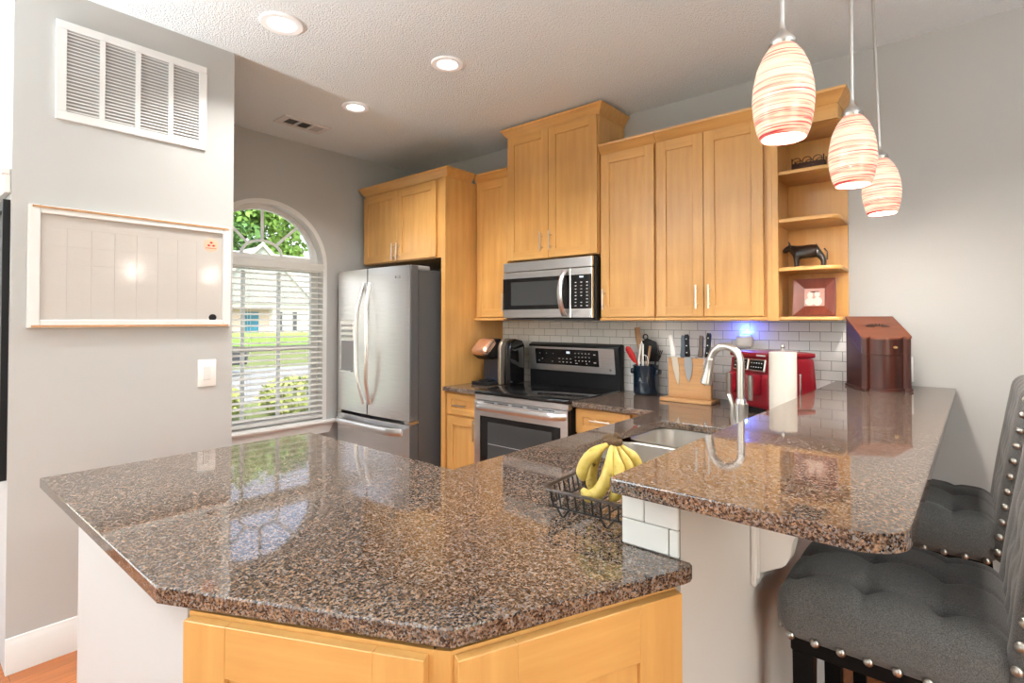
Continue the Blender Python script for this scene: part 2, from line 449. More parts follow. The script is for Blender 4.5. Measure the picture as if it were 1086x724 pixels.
# window wall with an arched opening
WY0, WY1, WZ0, WZS, WRY, WRZ = 1.372, 2.308, .585, 1.815, .468, .452
WYC = (WY0 + WY1)/2
def arch(y0, y1, z0, zs, rz, n=28):
    c = (y0+y1)/2; r = (y1-y0)/2
    return [(y0, z0), (y1, z0)] + [(c + r*math.cos(PI*i/n), zs + rz*math.sin(PI*i/n)) for i in range(n+1)]
yz = lambda u, v, w_: (w_, u, v)
b = B(); b.holed([(YF, 0), (YB, 0), (YB, ZC), (YF, ZC)], [arch(WY0, WY1, WZ0, WZS, WRZ), [(-2.55, .4), (-.35, .4), (-.35, 2.45), (-2.55, 2.45)]], XW, XW-.14, yz)
struct(b.build('wall_left', wall_m, smooth=False))
# closet block that carries the return-air grille and the planner board
b = B(); b.box(XW, XV, YV0, YV1, 0, ZC); struct(b.build('wall_closet', wall_m))
# dining side of the room (behind and right of the camera) with big window openings
b = B(); b.holed([(XW-.12, 0), (XR+.12, 0), (XR+.12, ZC), (XW-.12, ZC)], [[(-1.8, .4), (.6, .4), (.6, 2.45), (-1.8, 2.45)]], YF, YF-.12, lambda u, v, w_: (u, w_, v))
dining_low_bounce = mat('dining_low_bounce', (.13, .125, .12), .7)  # unseen walls coloured dark to cut bounce light onto the cabinet fronts
struct(b.build('wall_front', dining_low_bounce, smooth=False))
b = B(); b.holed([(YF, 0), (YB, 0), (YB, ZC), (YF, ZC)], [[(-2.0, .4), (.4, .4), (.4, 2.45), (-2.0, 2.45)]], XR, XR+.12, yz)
struct(b.build('wall_right', dining_low_bounce, smooth=False))
# pony wall below the bar
b = B(); b.box(-.563, -.438, 1.022, YB, 0, 1.036); struct(b.build('wall_bar', pony_paint))
# baseboards
def baseboard(name, pts):
    b = B()
    for (x0, y0), (x1, y1), nx, ny in pts:
        d = Vector((x1-x0, y1-y0, 0)); L = d.length; a = math.atan2(d.y, d.x)
        M = Matrix.Translation((x0, y0, 0)) @ Matrix.Rotation(a, 4, 'Z')
        prof = [(0, 0), (.016, 0), (.016, .095), (.012, .104), (.012, .116), (.007, .124), (.006, .134), (0, .137)]
        b.prism(prof, 0, L, lambda u, v, w_, M=M: tuple(M @ Vector((w_, -u, v))))
    struct(b.build(name, white_paint))
baseboard('baseboard_closet', [((XV, YV0), (XV, YV1), 1, 0)])
baseboard('baseboard_bar', [((-.438, 1.03), (-.438, YB), 1, 0)])
baseboard('baseboard_back', [((-.42, YB), (XR, YB), 0, -1)])
# white ledge moulding and a black-framed picture on the short side of the closet block
b = B(); b.box(-3.95, -2.888, YV0-.024, YV0, 1.885, 1.965, bev=.004); b.box(-3.95, -2.884, YV0-.034, YV0, 1.955, 1.985, bev=.006)
struct(b.build('trim_1', white_paint))
bf = thing('wall_picture', 'tall black-framed picture at the extreme left edge of the photo', 'picture frame', (-3.2, YV0-.0005, .75))
b = B(); b.holed([(-.29, 0), (.303, 0), (.303, 1.11), (-.29, 1.11)], [[(-.25, .04), (.283, .04), (.283, 1.07), (-.25, 1.07)]], -.022, 0, lambda u, v, w_: (u, w_, v)); b.build('frame', black_plastic, bf, smooth=False)
b = B(); b.box(-.252, .285, -.010, -.001, .038, 1.072); b.build('picture', mat('picture_dark', (.02, .022, .025), .3), bf)
b = B(); b.box(.20, .27, -.0115, -.0095, .80, 1.0); b.build('picture_patch', mat('picture_blue', (.25, .4, .5), .4), bf)

# ================================================================== window
win = bpy.data.objects.new('window_1', None); C.objects.link(win); win['kind'] = 'structure'; win.location = (XW, WYC, WZ0)
L0 = lambda u, v, w_: (w_, u - WYC + 0, v - WZ0)
# casing and jamb
b = B()
b.holed(arch(WY0-.012, WY1+.012, WZ0, WZS, WRZ+.012), [arch(WY0+.02, WY1-.02, WZ0+.01, WZS, WRZ-.02)], .008, -.10, L0)
b.build('window_frame', white_paint, win, smooth=False)
# inner sash frame further out
b = B()
b.holed(arch(WY0+.02, WY1-.02, WZ0+.01, WZS, WRZ-.02), [arch(WY0+.075, WY1-.075, WZS+.06, WZS+.0605, WRZ-.115), [(WY0+.075, WZ0+.06), (WY1-.075, WZ0+.06), (WY1-.075, 1.15), (WY0+.075, 1.15)], [(WY0+.075, 1.19), (WY1-.075, 1.19), (WY1-.075, 1.76), (WY0+.075, 1.76)]], -.075, -.115, L0)
b.build('sash', white_paint, win, smooth=False)
b = B()
for y in (WYC-.133, WYC+.133): b.box(-.108, -.085, y-WYC-.011, y-WYC+.011, .06, 1.75-WZ0)
b.build('muntin', blind_m, win)
b = B()
zc = WZS+.06 - WZ0
ar = [( -.085, .15*math.cos(PI*i/16), zc + .105*math.sin(PI*i/16)) for i in range(17)]
b.tube(ar, .011, 6)
for a in (46, 90, 134):
    ca, sa = math.cos(math.radians(a)), math.sin(math.radians(a))
    b.tube([(-.085, .15*ca, zc + .105*sa), (-.085, .40*ca, zc + .335*sa)], .011, 6)
b.build('fan_muntin', blind_m, win)
b = B(); b.holed(arch(WY0+.03, WY1-.03, WZ0+.02, WZS, WRZ-.03), [], -.094, -.097, L0); b.build('pane', glass_m, win, smooth=False)
b = B(); b.prism([(0, -.022), (.045, -.022), (.052, -.012), (.052, -.004), (.046, .004), (0, .004)], WY0-.085-WYC, WY1+.085-WYC, lambda u, v, w_: (u, w_, v), bev=0)
b.box(-.1, .0, WY0-WYC+.0, WY1-WYC, -.02, .004)
b.build('window_sill', white_paint, win)
b = B(); b.prism([(WY0-.07-WYC, -.022), (WY1+.07-WYC, -.022), (WY1+.03-WYC, -.095), (WY0-.03-WYC, -.095)], .001, .022, lambda u, v, w_: (w_, u, v))
b.build('window_apron', white_paint, win)
# venetian blind
bl = thing('window_blind', 'white horizontal blind with open slats hanging in the arched window', 'blind', (XW-.02, WYC, WZ0+.02))
b = B(); b.prism([(-.045, 0), (.03, 0), (.034, .012), (.03, .03), (.034, .055), (-.045, .06)], -.455, .455, lambda u, v, w_: (u, w_, v + 1.17)); b.build('valance', blind_m, bl)
N = 27
for i in range(N):
    z = .055 + i*1.105/(N-1)
    if i == 0:
        b = B(); b.box(-.025, .025, -.45, .45, -.011, .011, bev=.003)
        proto_rail = b.build('bottom_rail', blind_m, bl, (0, 0, .018))
        b = B(); b.prism([(-.024, 0), (0, .005), (.024, 0), (.024, .0045), (0, .0095), (-.024, .0045)], -.45, .45, lambda u, v, w_: (u, w_, v))
        sl = b.build('slat', blind_m, bl, (0, 0, z)); sl.rotation_euler = (0, math.radians(9), 0)
    else:
        c = sl.copy(); C.objects.link(c); c.location = (0, 0, z)
b = B()
for y in (-.34, -.12, .12, .34):
    for x in (-.026, .026): b.tube([(x, y, .02), (x, y, 1.18)], .0011, 4)
b.build('ladder_cord', blind_m, bl)
b = B(); b.tube([(.036, .39, 1.17), (.036, .39, .33)], .0012, 5); b.lathe([(.002, 0), (.006, .008), (.005, .03), (.002, .036)], (.036, .39, .30), 8)
b.build('pull_cord', blind_m, bl)

# ================================================================== cabinets
def handle(parent, x, z, L=.13, vert=True, y=-.02):
    b = B(); h = L/2
    if vert:
        b.tube([(x, y-.03, z-h), (x, y-.03, z+h)], .005, 10)
        for s in (-1, 1): b.tube([(x, y+.0005, z+s*h*.62), (x, y-.03, z+s*h*.62)], .0038, 8)
    else:
        b.tube([(x-h, y-.03, z), (x+h, y-.03, z)], .005, 10)
        for s in (-1, 1): b.tube([(x+s*h*.62, y+.0005, z), (x+s*h*.62, y-.03, z)], .0038, 8)
    return b.build('handle', pull_metal, parent)
def shaker(parent, name, x0, x1, z0, z1, fr=.058, t=.02):
    b = B()
    b.box(x0, x0+fr, -t, -.0005, z0, z1, 0, .0012); b.box(x1-fr, x1, -t, -.0005, z0, z1, 0, .0012)
    b.box(x0+fr, x1-fr, -t, -.0005, z0, z0+fr, 1, .0012); b.box(x0+fr, x1-fr, -t, -.0005, z1-fr, z1, 1, .0012)
    b.box(x0+fr-.003, x1-fr+.003, -t+.009, -.001, z0+fr-.003, z1-fr+.003, 0)
    return b.build(name, [maple_v, maple_h], parent)
CROWN = [(0, 0), (.006, 0), (.010, .010), (.022, .022), (.034, .044), (.042, .049), (.044, .062), (0, .062)]
def crown(parent, w_, d, z, left=True, right=True, hs=1.0, y0=0):
    b = B(); rings = []
    for o, zz in CROWN:
        o = o + .0; zz = z + zz*hs
        p = []
        p += [(-o, d), (-o, y0-o)] if left else [(0, y0-o)]
        p += [(w_+o, y0-o), (w_+o, d)] if right else [(w_, y0-o)]
        rings.append([b.bm.verts.new((x, y, zz)) for x, y in p])
    k = len(rings[0])
    for a, c in zip(rings, rings[1:]):
        for j in range(k-1): b.bm.faces.new((a[j], a[j+1], c[j+1], c[j]))
    bt = [b.bm.verts.new(v.co) for v in (rings[0][0], rings[0][-1], rings[-1][-1], rings[-1][0])]
    try: b.bm.faces.new([r for r in rings[-1]]); b.bm.faces.new([r for r in reversed(rings[0])])
    except Exception: pass
    for e in (0, -1):
        try: b.bm.faces.new([r[e] for r in rings])
        except Exception: pass
    for v in bt: b.bm.verts.remove(v)
    return b.build('crown_moulding', maple_h, parent)
def cabinet(name, label, x, y, z0, w_, d, h, rz=0, base=False, group=None, cat='cabinet', kick=True):
    r = thing(name, label, cat, (x, y, z0), rz, group)
    b = B()
    if base and kick:
        b.box(0, w_, 0, d, .10, h, 0, .001); b.box(.0, w_, .065, d, 0, .10, 0)
    else: b.box(0, w_, 0, d, 0, h, 0, .001)
    b.build('carcass', [maple_v, maple_h], r)
    return r

# --- refrigerator cabinet and tall end panel
fc = cabinet('fridge_cabinet', 'maple two-door cabinet above the refrigerator with a tall end panel', -3.87, 2.63, 1.84, .967, YB-2.63-.001, .582)
for x0, x1, hx in ((.008, .452, .425), (.456, .908, .483)):
    dd = shaker(fc, 'door', x0, x1, .008, .562); handle(dd, hx, .082)
crown(fc, 1.01, .245, .580, True, True)
b = B(); b.box(.9675, 1.01, -.018, YB-2.63-.001, -1.84, .58, 0, .001); b.build('end_panel', maple_v, fc)
# --- narrow upper cabinet
nc = cabinet('upper_cabinet', 'narrow single-door maple upper cabinet above the coffee maker', -2.858, 2.93, 1.396, .338, YB-2.93-.001, 1.03)
dd = shaker(nc, 'door', .022, .333, .01, 1.018); handle(dd, .305, .115)
crown(nc, .338, .3, 1.02, False, False)
b = B(); b.box(-.0, .335, -.024, .0, -.016, .002, 0, .004); b.box(0, .335, 0, .28, -.016, -.001); b.build('light_rail', maple_h, nc)
# --- cabinet over the microwave
mc = cabinet('upper_cabinet', 'tall two-door maple cabinet mounted above the microwave', -2.518, 2.912, 1.80, .75, YB-2.912-.001, .886)
for x0, x1, hx in ((.006, .364, .318), (.368, .744, .392)):
    dd = shaker(mc, 'door', x0, x1, .004, .878); handle(dd, hx, .115)
crown(mc, .75, .32, .882, True, True)
# --- right upper cabinets
u1 = cabinet('upper_cabinet', 'single-door maple upper cabinet directly right of the microwave', -1.762, 2.93, 1.396, .37, YB-2.93-.001, 1.03)
dd = shaker(u1, 'door', .006, .362, .008, 1.018); handle(dd, .033, .115)
crown(u1, .37, .3, 1.02, False, False)
u2 = cabinet('upper_cabinet', 'wide two-door maple upper cabinet beside the open corner shelves', -1.39, 2.93, 1.396, .606, YB-2.93-.001, 1.03)
for x0, x1, hx in ((.006, .279, .247), (.283, .588, .316)):
    dd = shaker(u2, 'door', x0, x1, .008, 1.018); handle(dd, hx, .115)
crown(u2, .606, .3, 1.02, False, False)
for u, ww in ((u1, .37), (u2, .606)):
    b = B(); b.box(0, ww, -.024, 0, -.016, .002, 0, .004); b.box(0, ww, 0, .28, -.016, -.001); b.build('light_rail', maple_h, u)
# --- open end shelves
sh = thing('open_shelf', 'open maple display shelf at the right end of the upper cabinets', 'shelf', (-.782, 2.93, 1.38))
SW = .312; SD = YB-2.93-.001
def shelf_poly(w_, d, r=.075):
    p = [(0.02, SD), (0.02, 0)]
    for i in range(9):
        t = math.radians(-90 + 90*i/8); p.append((w_-r + r*math.cos(t), r + r*math.sin(t)))
    p.append((w_ - .008, SD)); return p
b = B(); b.box(0, .022, -.02, SD, 0, 1.044, 0, .001); b.box(.022, .05, -.02, -.002, 0, 1.044, 0, .001); b.build('side_panel', maple_v, sh)
b = B(); b.box(.022, SW-.008, SD-.014, SD, 0.02, 1.044, 0); b.build('back_panel', maple_v, sh)
for z in (.249, .493, .733):
    b = B(); b.prism(shelf_poly(SW, SD), z, z+.018, bev=.002); b.build('shelf_board', maple_h, sh)
b = B(); b.prism(shelf_poly(SW, SD, .03), 0.0, .02, bev=.002); b.prism([(x, y-.012 if y < .2 else y) for x, y in shelf_poly(SW+.006, SD, .03)], 0.004, .014, bev=.002); b.build('bottom_board', maple_h, sh)
b = B(); b.prism(shelf_poly(SW, SD, .01), 0.965, 1.04, bev=.001); b.build('top_board', maple_h, sh)
crown(sh, SW-.004, .3, 1.036, False, True)

# --- base cabinets along the back wall
lb = cabinet('base_cabinet', 'narrow maple base cabinet between the refrigerator and the range', -2.858, 2.64, 0, .34, YB-2.64-.002, .882, base=True)
dd = shaker(lb, 'drawer', .012, .332, .722, .866, .04); handle(dd, .155, .79, .13, False)
dd = shaker(lb, 'door', .012, .332, .12, .708); handle(dd, .297, .64, .15)
rb_ = cabinet('base_cabinet', 'maple drawer base cabinet right of the range', -1.757, 2.64, 0, .5, YB-2.64-.002, .882, base=True)
dd = shaker(rb_, 'drawer', .006, .356, .735, .872, .045); handle(dd, .18, .815, .13, False)
for z0, z1 in ((.43, .722), (.12, .417)):
    dd = shaker(rb_, 'drawer', .006, .356, z0, z1, .055); handle(dd, .18, (z0+z1)/2, .13, False)
b = B(); b.box(.385, .5, -.02, -.0005, .12, .872, 0, .001); b.build('filler_panel', maple_h, rb_)
# sink run, facing the kitchen
sk = cabinet('sink_cabinet', 'maple sink base cabinet under the long granite run', -1.21, 2.62, 0, 1.44, .62, .66, -PI/2, base=True)
for i in range(3):
    dd = shaker(sk, 'door', .01+i*.475, .475+i*.475, .12, .65); handle(dd, .44+i*.475, .56)
b = B(); b.box(0, 1.44, 0, .02, .66, .882, 0); 
for i in range(3): b.box(.01+i*.475, .475+i*.475, -.02, -.0005, .68, .868, 1, .001)
b.build('false_front', [maple_v, maple_h], sk)
# peninsula: white-backed cabinet plus the two angled maple fronts
pn = thing('peninsula_cabinet', 'white panelled cabinet carrying the left end of the peninsula', 'cabinet', (-1.045, .352, 0))
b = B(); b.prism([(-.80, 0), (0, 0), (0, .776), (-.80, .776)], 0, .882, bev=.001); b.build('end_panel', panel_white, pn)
def angled(name, label, p0, p1, left_over=0):
    d = Vector((p1[0]-p0[0], p1[1]-p0[1])); L = d.length; a = math.atan2(d.y, d.x)
    r = thing(name, label, 'cabinet', (p0[0], p0[1], 0), a)
    return r, L
ac1, L1 = angled('angled_cabinet', 'maple peninsula cabinet with a panel door in the photo\'s bottom centre-left', (-1.036, .352), (-.628, .552))
b = B(); b.prism([(0, 0), (L1, 0), (L1-.13, .3), (.14, .3)], .0, .878, mi=0); b.build('carcass', maple_v, ac1)
dd = shaker(ac1, 'door', .006, L1-.008, .10, .872, .085)
ac2, L2 = angled('angled_cabinet', 'maple peninsula cabinet whose door meets the white bar wall', (-.606, .567), (-.432, .984))
b = B(); b.prism([(0, 0), (L2, 0), (L2-.02, .13), (.13, .3)], .0, .878, mi=0); b.build('carcass', maple_v, ac2)
dd = shaker(ac2, 'door', .004, L2-.002, .10, .872, .1)
b = B(); b.prism([(-.628, .552), (-.606, .567), (-.628, .580), (-.634, .570)], 0.0, .878); tag(b.build('corner_post', maple_v), 'slim maple corner post between the two angled peninsula cabinets', 'post')

# ================================================================== worktops
SINK = rrect(-1.112, -.69, 1.60, 2.375, .085, 6)
outer = [(-2.105, .308), (-1.09, .317), (-.606, .560), (-.600, .566), (-.413, .985), (-.409, 1.0), (-.411, 1.012), (-.418, 1.0185),
         (-.5655, 1.0185), (-.5655, YB-.012), (-1.757, YB-.012), (-1.757, 2.588), (-1.243, 2.588), (-1.243, 1.168), (-2.105, 1.168)]
b = B(); b.holed(outer, [SINK], .914, .884, lambda u, v, w_: (u, v, w_))
ct = b.build('countertop', granite, smooth=False); tag(ct, 'brown speckled granite worktop of the peninsula and sink run', 'countertop')
mo = ct.modifiers.new('ease', 'BEVEL'); mo.width = .004; mo.segments = 2; mo.limit_method = 'ANGLE'; mo.angle_limit = math.radians(60)
b = B(); b.prism([(-2.858, 2.588), (-2.522, 2.588), (-2.522, YB-.012), (-2.858, YB-.012)], .884, .914, bev=.003)
tag(b.build('countertop', granite, smooth=False), 'small granite worktop piece under the coffee maker', 'countertop')
bp = [(-.556, .955), (-.540, YB-.012), (-.055, YB-.012)]
r = .075
cx, cy = -.072-r, .945+r
bp += [(-.072, cy)] + [(cx + r*math.cos(math.radians(-90*i/16)), cy + r*math.sin(math.radians(-90*i/16))) for i in range(1, 17)] + [(-.547, .945)]
b = B(); b.prism(bp[::-1], 1.037, 1.067, bev=.004)
tag(b.build('breakfast_bar', granite, smooth=False), 'raised granite breakfast bar on top of the white half wall', 'countertop')

# ================================================================== tiles
b = B(); b.box(-2.857, -.44, YB-.009, YB-.0005, .9145, 1.379)
o = b.build('backsplash', tile_back); struct(o); o.name = 'wall_backsplash'
# stacked end of the half wall: real tiles on a grout bed
b = B()
b.box(-.563, -.438, 1.0196, 1.0215, .9145, 1.036, 1)
g = .0014
for z0, z1, cuts in ((.9145, .968, (-.563, -.459, -.438)), (.968, 1.0185, (-.563, -.512, -.438)), (1.0185, 1.036, (-.563, -.459, -.438))):
    for x0, x1 in zip(cuts, cuts[1:]): b.box(x0+g, x1-g*.5, 1.013, 1.0205, z0+g, z1-g*.3, 0, .0015)
struct(b.build('wall_bar_tiles', [mat('tile_white', (.68, .68, .66), .15), mat('grout', (.17, .17, .165), .8)]))

# ================================================================== refrigerator
fr = thing('refrigerator', 'stainless french-door refrigerator with dark grey sides', 'refrigerator', (-3.865, 2.375, 0))
FW = .908
b = B(); b.box(.012, FW-.012, .085, YB-2.375-.02, .02, 1.742, 0, .004); b.box(.03, FW-.03, .06, .2, 0.0, .06, 0); b.build('body', fridge_side, fr)
def curved_door(x0, x1, z0, z1, hole=None, th=.07):
    """door slab whose face bows gently outward across the whole fridge width"""
    b = B(); n = 14; bow = lambda x: -.022*(1-((x-FW/2)/(FW/2))**2)+.0
    xs = [x0 + (x1-x0)*i/n for i in range(n+1)]
    prof = [(xs[0]+.004, bow(xs[0])+.0), ] + [(x, bow(x)) for x in xs[1:-1]] + [(xs[-1]-.004, bow(xs[-1]))]
    prof = [(x0, th), (x0, bow(x0)+.006)] + prof + [(x1, bow(x1)+.006), (x1, th)]
    b.prism(prof[::-1], z0, z1, bev=.002)
    b.bm.normal_update()
    for f in b.bm.faces:
        if abs(f.normal.x) > .8: f.material_index = 1
    return b
dl = curved_door(0, .431, .68, 1.768).build('door', [steel, fridge_side], fr, ang=20)
drr = curved_door(.437, FW, .68, 1.768).build('door', [steel, fridge_side], fr, ang=20)
fz = curved_door(0, FW, .08, .655).build('freezer_drawer', [steel, fridge_side], fr, ang=20)
def bow_handle(x, side, z0, z1, par):
    b = B(); pts = []
    for i in range(21):
        t = i/20; z = z0 + (z1-z0)*t; k = math.sin(PI*t)
        pts.append((x + side*.034*k, -.026 - .05*min(1, k*1.6) , z))
    b.tube(pts, [.016 + .002*math.sin(PI*i/20) for i in range(21)], 10, flat=(.6, 1.0), up=(1, 0, 0))
    return b.build('handle', steel, par)
bow_handle(.40, -1, .76, 1.66, dl)
bow_handle(.468, 1, .76, 1.66, drr)
b = B(); pts = [(.05 + (FW-.1)*i/20, -.03 - .045*min(1, math.sin(PI*i/20)*3), .603 - .0*math.sin(PI*i/20)) for i in range(21)]
b.tube(pts, .028, 10, flat=(.95, .45), up=(0, 0, 1)); b.build('handle', steel, fz)
b = B()
b.box(.075, .27, -.026, -.005, .985, 1.385, 0, .004); 
b.build('dispenser', steel, fr)
b = B(); b.box(.085, .26, -.0285, -.024, 1.235, 1.375, 0, .003)
for i in range(4):
    for j in range(3): b.box(.098+i*.04, .124+i*.04, -.0295, -.028, 1.25+j*.042, 1.268+j*.042, 1)
b.build('dispenser_panel', [mat('disp_panel', (.75, .75, .76), .15, .5), mat('disp_key', (.3, .3, .32), .4)], fr)
b = B(); b.box(.09, .255, -.0282, -.025, 1.0, 1.225, 0, .002); b.prism([(-.027, 1.0), (-.045, .995), (-.045, .985), (-.027, .985)], .09, .255, lambda u, v, w_: (w_, u, v), mi=1)
b.build('dispenser_recess', [grey_plastic, steel], fr)
b = B()
b.bm.free()
for x0, x1 in ((0.02, .13), (FW-.13, FW-.02)): b = B(); b.box(x0, x1, .03, .2, 1.742, 1.772, 0, .006); b.build('hinge_cover', grey_plastic, fr)
for x0 in (FW-.06, .003): b = B(); b.box(x0, x0+.057, -.004, .08, .658, .677, 0, .002); b.build('hinge', nickel, fr)
b = B()
M_ = Matrix.Translation((.765, -.0125, 1.69)) @ Matrix.Rotation(PI/2, 4, 'X')
b.lathe([(.0001, -.001), (.010, -.001), (.010, .002), (.0001, .002)], (.762, -.012, 1.69), 16, M=Matrix.Rotation(PI/2, 4, 'X'))
b.box(.782, .785, -.0125, -.009, 1.681, 1.699); b.box(.782, .792, -.0125, -.009, 1.681, 1.684)
b.box(.798, .81, -.0115, -.008, 1.681, 1.684); b.box(.798, .801, -.0115, -.008, 1.681, 1.699); b.box(.798, .81, -.0115, -.008, 1.696, 1.699); b.box(.807, .81, -.0115, -.008, 1.681, 1.69)
b.build('brand_mark', grey_plastic, fr)

# ================================================================== range
st = thing('range', 'stainless electric range with black glass cooktop and back control panel', 'stove', (-2.518, 2.56, 0))
SWD = .756
b = B(); b.box(.0, SWD, .045, .655, .02, .90, 0, .002); b.build('body', black_plastic, st)
b = B(); b.box(-.001, SWD+.001, .0, .60, .898, .922, 0, .006, 2); b.build('cooktop', black_gloss, st)
b = B()
for x, y, r in ((.2, .18, .115), (.55, .19, .095), (.2, .45, .08), (.55, .45, .1)):
    b.lathe([(r-.0025, .9221), (r, .9223), (r+.0001, .9221)], (x, y, 0), 40, cap=False)
b.build('burner_ring', mat('ring_grey', (.035, .035, .037), .2), st)
b = B(); b.box(.004, SWD-.004, .003, .05, .862, .897, 0, .003); b.build('vent_strip', steel, st)
od = B()
od.holed([(.004, .20), (SWD-.004, .20), (SWD-.004, .858), (.004, .858)], [[(.055, .24), (SWD-.055, .24), (SWD-.055, .758), (.055, .758)]], .0, .04, lambda u, v, w_: (u, w_, v))
od.bm.normal_update()
for f in od.bm.faces:
    if abs(f.normal.x) > .8: f.material_index = 1
od = od.build('oven_door', [steel, black_plastic], st, smooth=False)
b = B(); b.box(.05, SWD-.05, .004, .03, .235, .762); b.build('door_glass', black_gloss, od)
b = B(); b.box(.12, SWD-.12, .001, .006, .30, .722, 0, .001)
for z in (.45, .58): b.box(.125, SWD-.125, .0, .002, z, z+.004, 1)
b.build('oven_window', [window_glass_dark, grey_plastic], od)
b = B(); pts = [(.018 + (SWD-.036)*i/24, .004 - .05*min(1, math.sin(PI*i/24)*4), .822 - .0*i) for i in range(25)]
b.tube(pts, .024, 12, flat=(.9, .42), up=(0, 0, 1)); b.build('handle', steel, od)
b = B()
for i in range(5): b.box(.09+i*.12, .18+i*.12, -.0015, .002, .846, .852)
b.build('vent_slot', dark_gap, od)
dw = B(); dw.box(.004, SWD-.004, .0, .04, .045, .19, 0, .003); dw.build('drawer', steel, st)
bg = B(); bg.prism([(.60, .91), (.655, .91), (.655, 1.215), (.625, 1.222), (.585, 1.208), (.578, 1.19), (.60, 1.02)], 0, SWD, lambda u, v, w_: (w_, u, v), bev=.003)
bg = bg.build('backguard', black_plastic, st)
def tilt(u, v, o=0):  # point on the slanted control face
    t = (v-1.02)/(1.195-1.02); return .600 + (.578-.600)*t - o
b = B(); pl = [(0.0, 1.022), (SWD-.032, 1.022), (SWD-.032, 1.192), (0.0, 1.192)]
v0 = [b.bm.verts.new((u, tilt(u, v, .008), v)) for u, v in pl]; v1 = [b.bm.verts.new((u, tilt(u, v, .0), v)) for u, v in pl]
b.bm.faces.new(v0); b.bm.faces.new(v1[::-1])
for i in range(4): b.bm.faces.new((v0[i], v0[(i+1) % 4], v1[(i+1) % 4], v1[i]))
bmesh.ops.bevel(b.bm, geom=b.bm.edges[:], offset=.003, segments=2, affect='EDGES')
cp = b.build('control_panel', steel, bg)
def face_rect(b, u0, u1, v0_, v1_, o, mi=0):
    q = [b.bm.verts.new((u, tilt(u, v, o), v)) for u, v in ((u0, v0_), (u1, v0_), (u1, v1_), (u0, v1_))]
    f = b.bm.faces.new(q); f.material_index = mi
def face_slab(b, u0, u1, v0_, v1_, o, mi=0):
    q = [b.bm.verts.new((u, tilt(u, v, o), v)) for u, v in ((u0, v0_), (u1, v0_), (u1, v1_), (u0, v1_))]
    k = [b.bm.verts.new((u, tilt(u, v, .007), v)) for u, v in ((u0, v0_), (u1, v0_), (u1, v1_), (u0, v1_))]
    fs = [b.bm.faces.new(q)] + [b.bm.faces.new((q[i], k[i], k[(i+1) % 4], q[(i+1) % 4])) for i in range(4)]
    for f in fs: f.material_index = mi
b = B(); face_slab(b, .068, .606, 1.066, 1.178, .0095); b.build('key_pad', black_gloss, cp)
b = B()
random.seed(3)
for u, v in [(.11, 1.145), (.17, 1.145), (.23, 1.145), (.10, 1.09), (.13, 1.105), (.22, 1.088)]: face_rect(b, u-.004, u+.004, v-.002, v+.002, .0099)
for i in range(4):
    for j in range(2): face_rect(b, .275+i*.032, .288+i*.032, 1.085+j*.024, 1.09+j*.024, .0099)
for i in range(5):
    for j in range(3): face_rect(b, .415+i*.028, .425+i*.028, 1.098+j*.026, 1.104+j*.026, .0099)
for v in (1.09, 1.145): face_rect(b, .566, .584, v, v+.006, .0099)
face_rect(b, .415, .435, 1.08, 1.085, .0099); face_rect(b, .505, .512, 1.08, 1.087, .0099)
b.build('key_marking', key_mark, cp)
b = B(); face_rect(b, .345, .375, 1.148, 1.164, .0099); b.build('clock_display', display_m, cp)
b = B(); b.lathe([(.0001, 0), (.008, 0), (.008, .002), (.0001, .002)], (SWD-.065, tilt(0, 1.05, .008), 1.05), 14, M=Matrix.Rotation(PI/2, 4, 'X')); b.build('brand_mark', grey_plastic, cp)

# ================================================================== microwave
mw = thing('microwave', 'stainless over-the-range microwave under the tall maple cabinet', 'microwave', (-2.504, 2.84, 1.388))
MWW = .756
b = B(); b.box(0, .737, .03, YB-2.84-.005, .0, .396, 0, .004); b.build('body', black_plastic, mw)
b = B(); b.box(0, MWW-.03, -.002, .03, .33, .394, 0, .003); b.build('vent_panel', steel, mw)
d_ = B(); d_.box(0, .57, -.004, .03, .010, .325, 0, .004); d_ = d_.build('door', steel, mw)
b = B(); b.box(.001, .562, -.0055, .0, .068, .282); b.build('door_glass', black_gloss, d_)
b = B(); b.box(.075, .475, -.0065, -.005, .095, .255, 0, .0008); b.build('door_window', window_glass_dark, d_)
b = B(); pts = [(.53 - .0*i, -.012 - .055*math.sin(PI*i/16)**.7, .025 + .285*i/16) for i in range(17)]
b.tube(pts, .019, 10, flat=(.45, 1), up=(0, 1, 0)); b.build('handle', steel, d_)
cpn = B(); cpn.box(.573, MWW-.03, -.002, .03, .010, .325, 0, .003); cpn = cpn.build('control_panel', steel, mw)
b = B(); b.box(.574, MWW-.031, -.0045, .0, .068, .282); b.build('key_pad', black_gloss, cpn)
b = B()
for i in range(3):
    for j in range(8):
        if random.random() < .93: b.box(.604+i*.042, .616+i*.042, -.0052, -.004, .083+j*.021, .089+j*.021)
b.build('key_marking', key_mark, cpn)
b = B(); b.box(.638, .668, -.0052, -.004, .262, .273); b.build('clock_display', display_m, cpn)
b = B(); b.box(.0, MWW-.03, .0, .3, -.004, .004, 0); b.build('bottom_grille', dark_gap, mw)

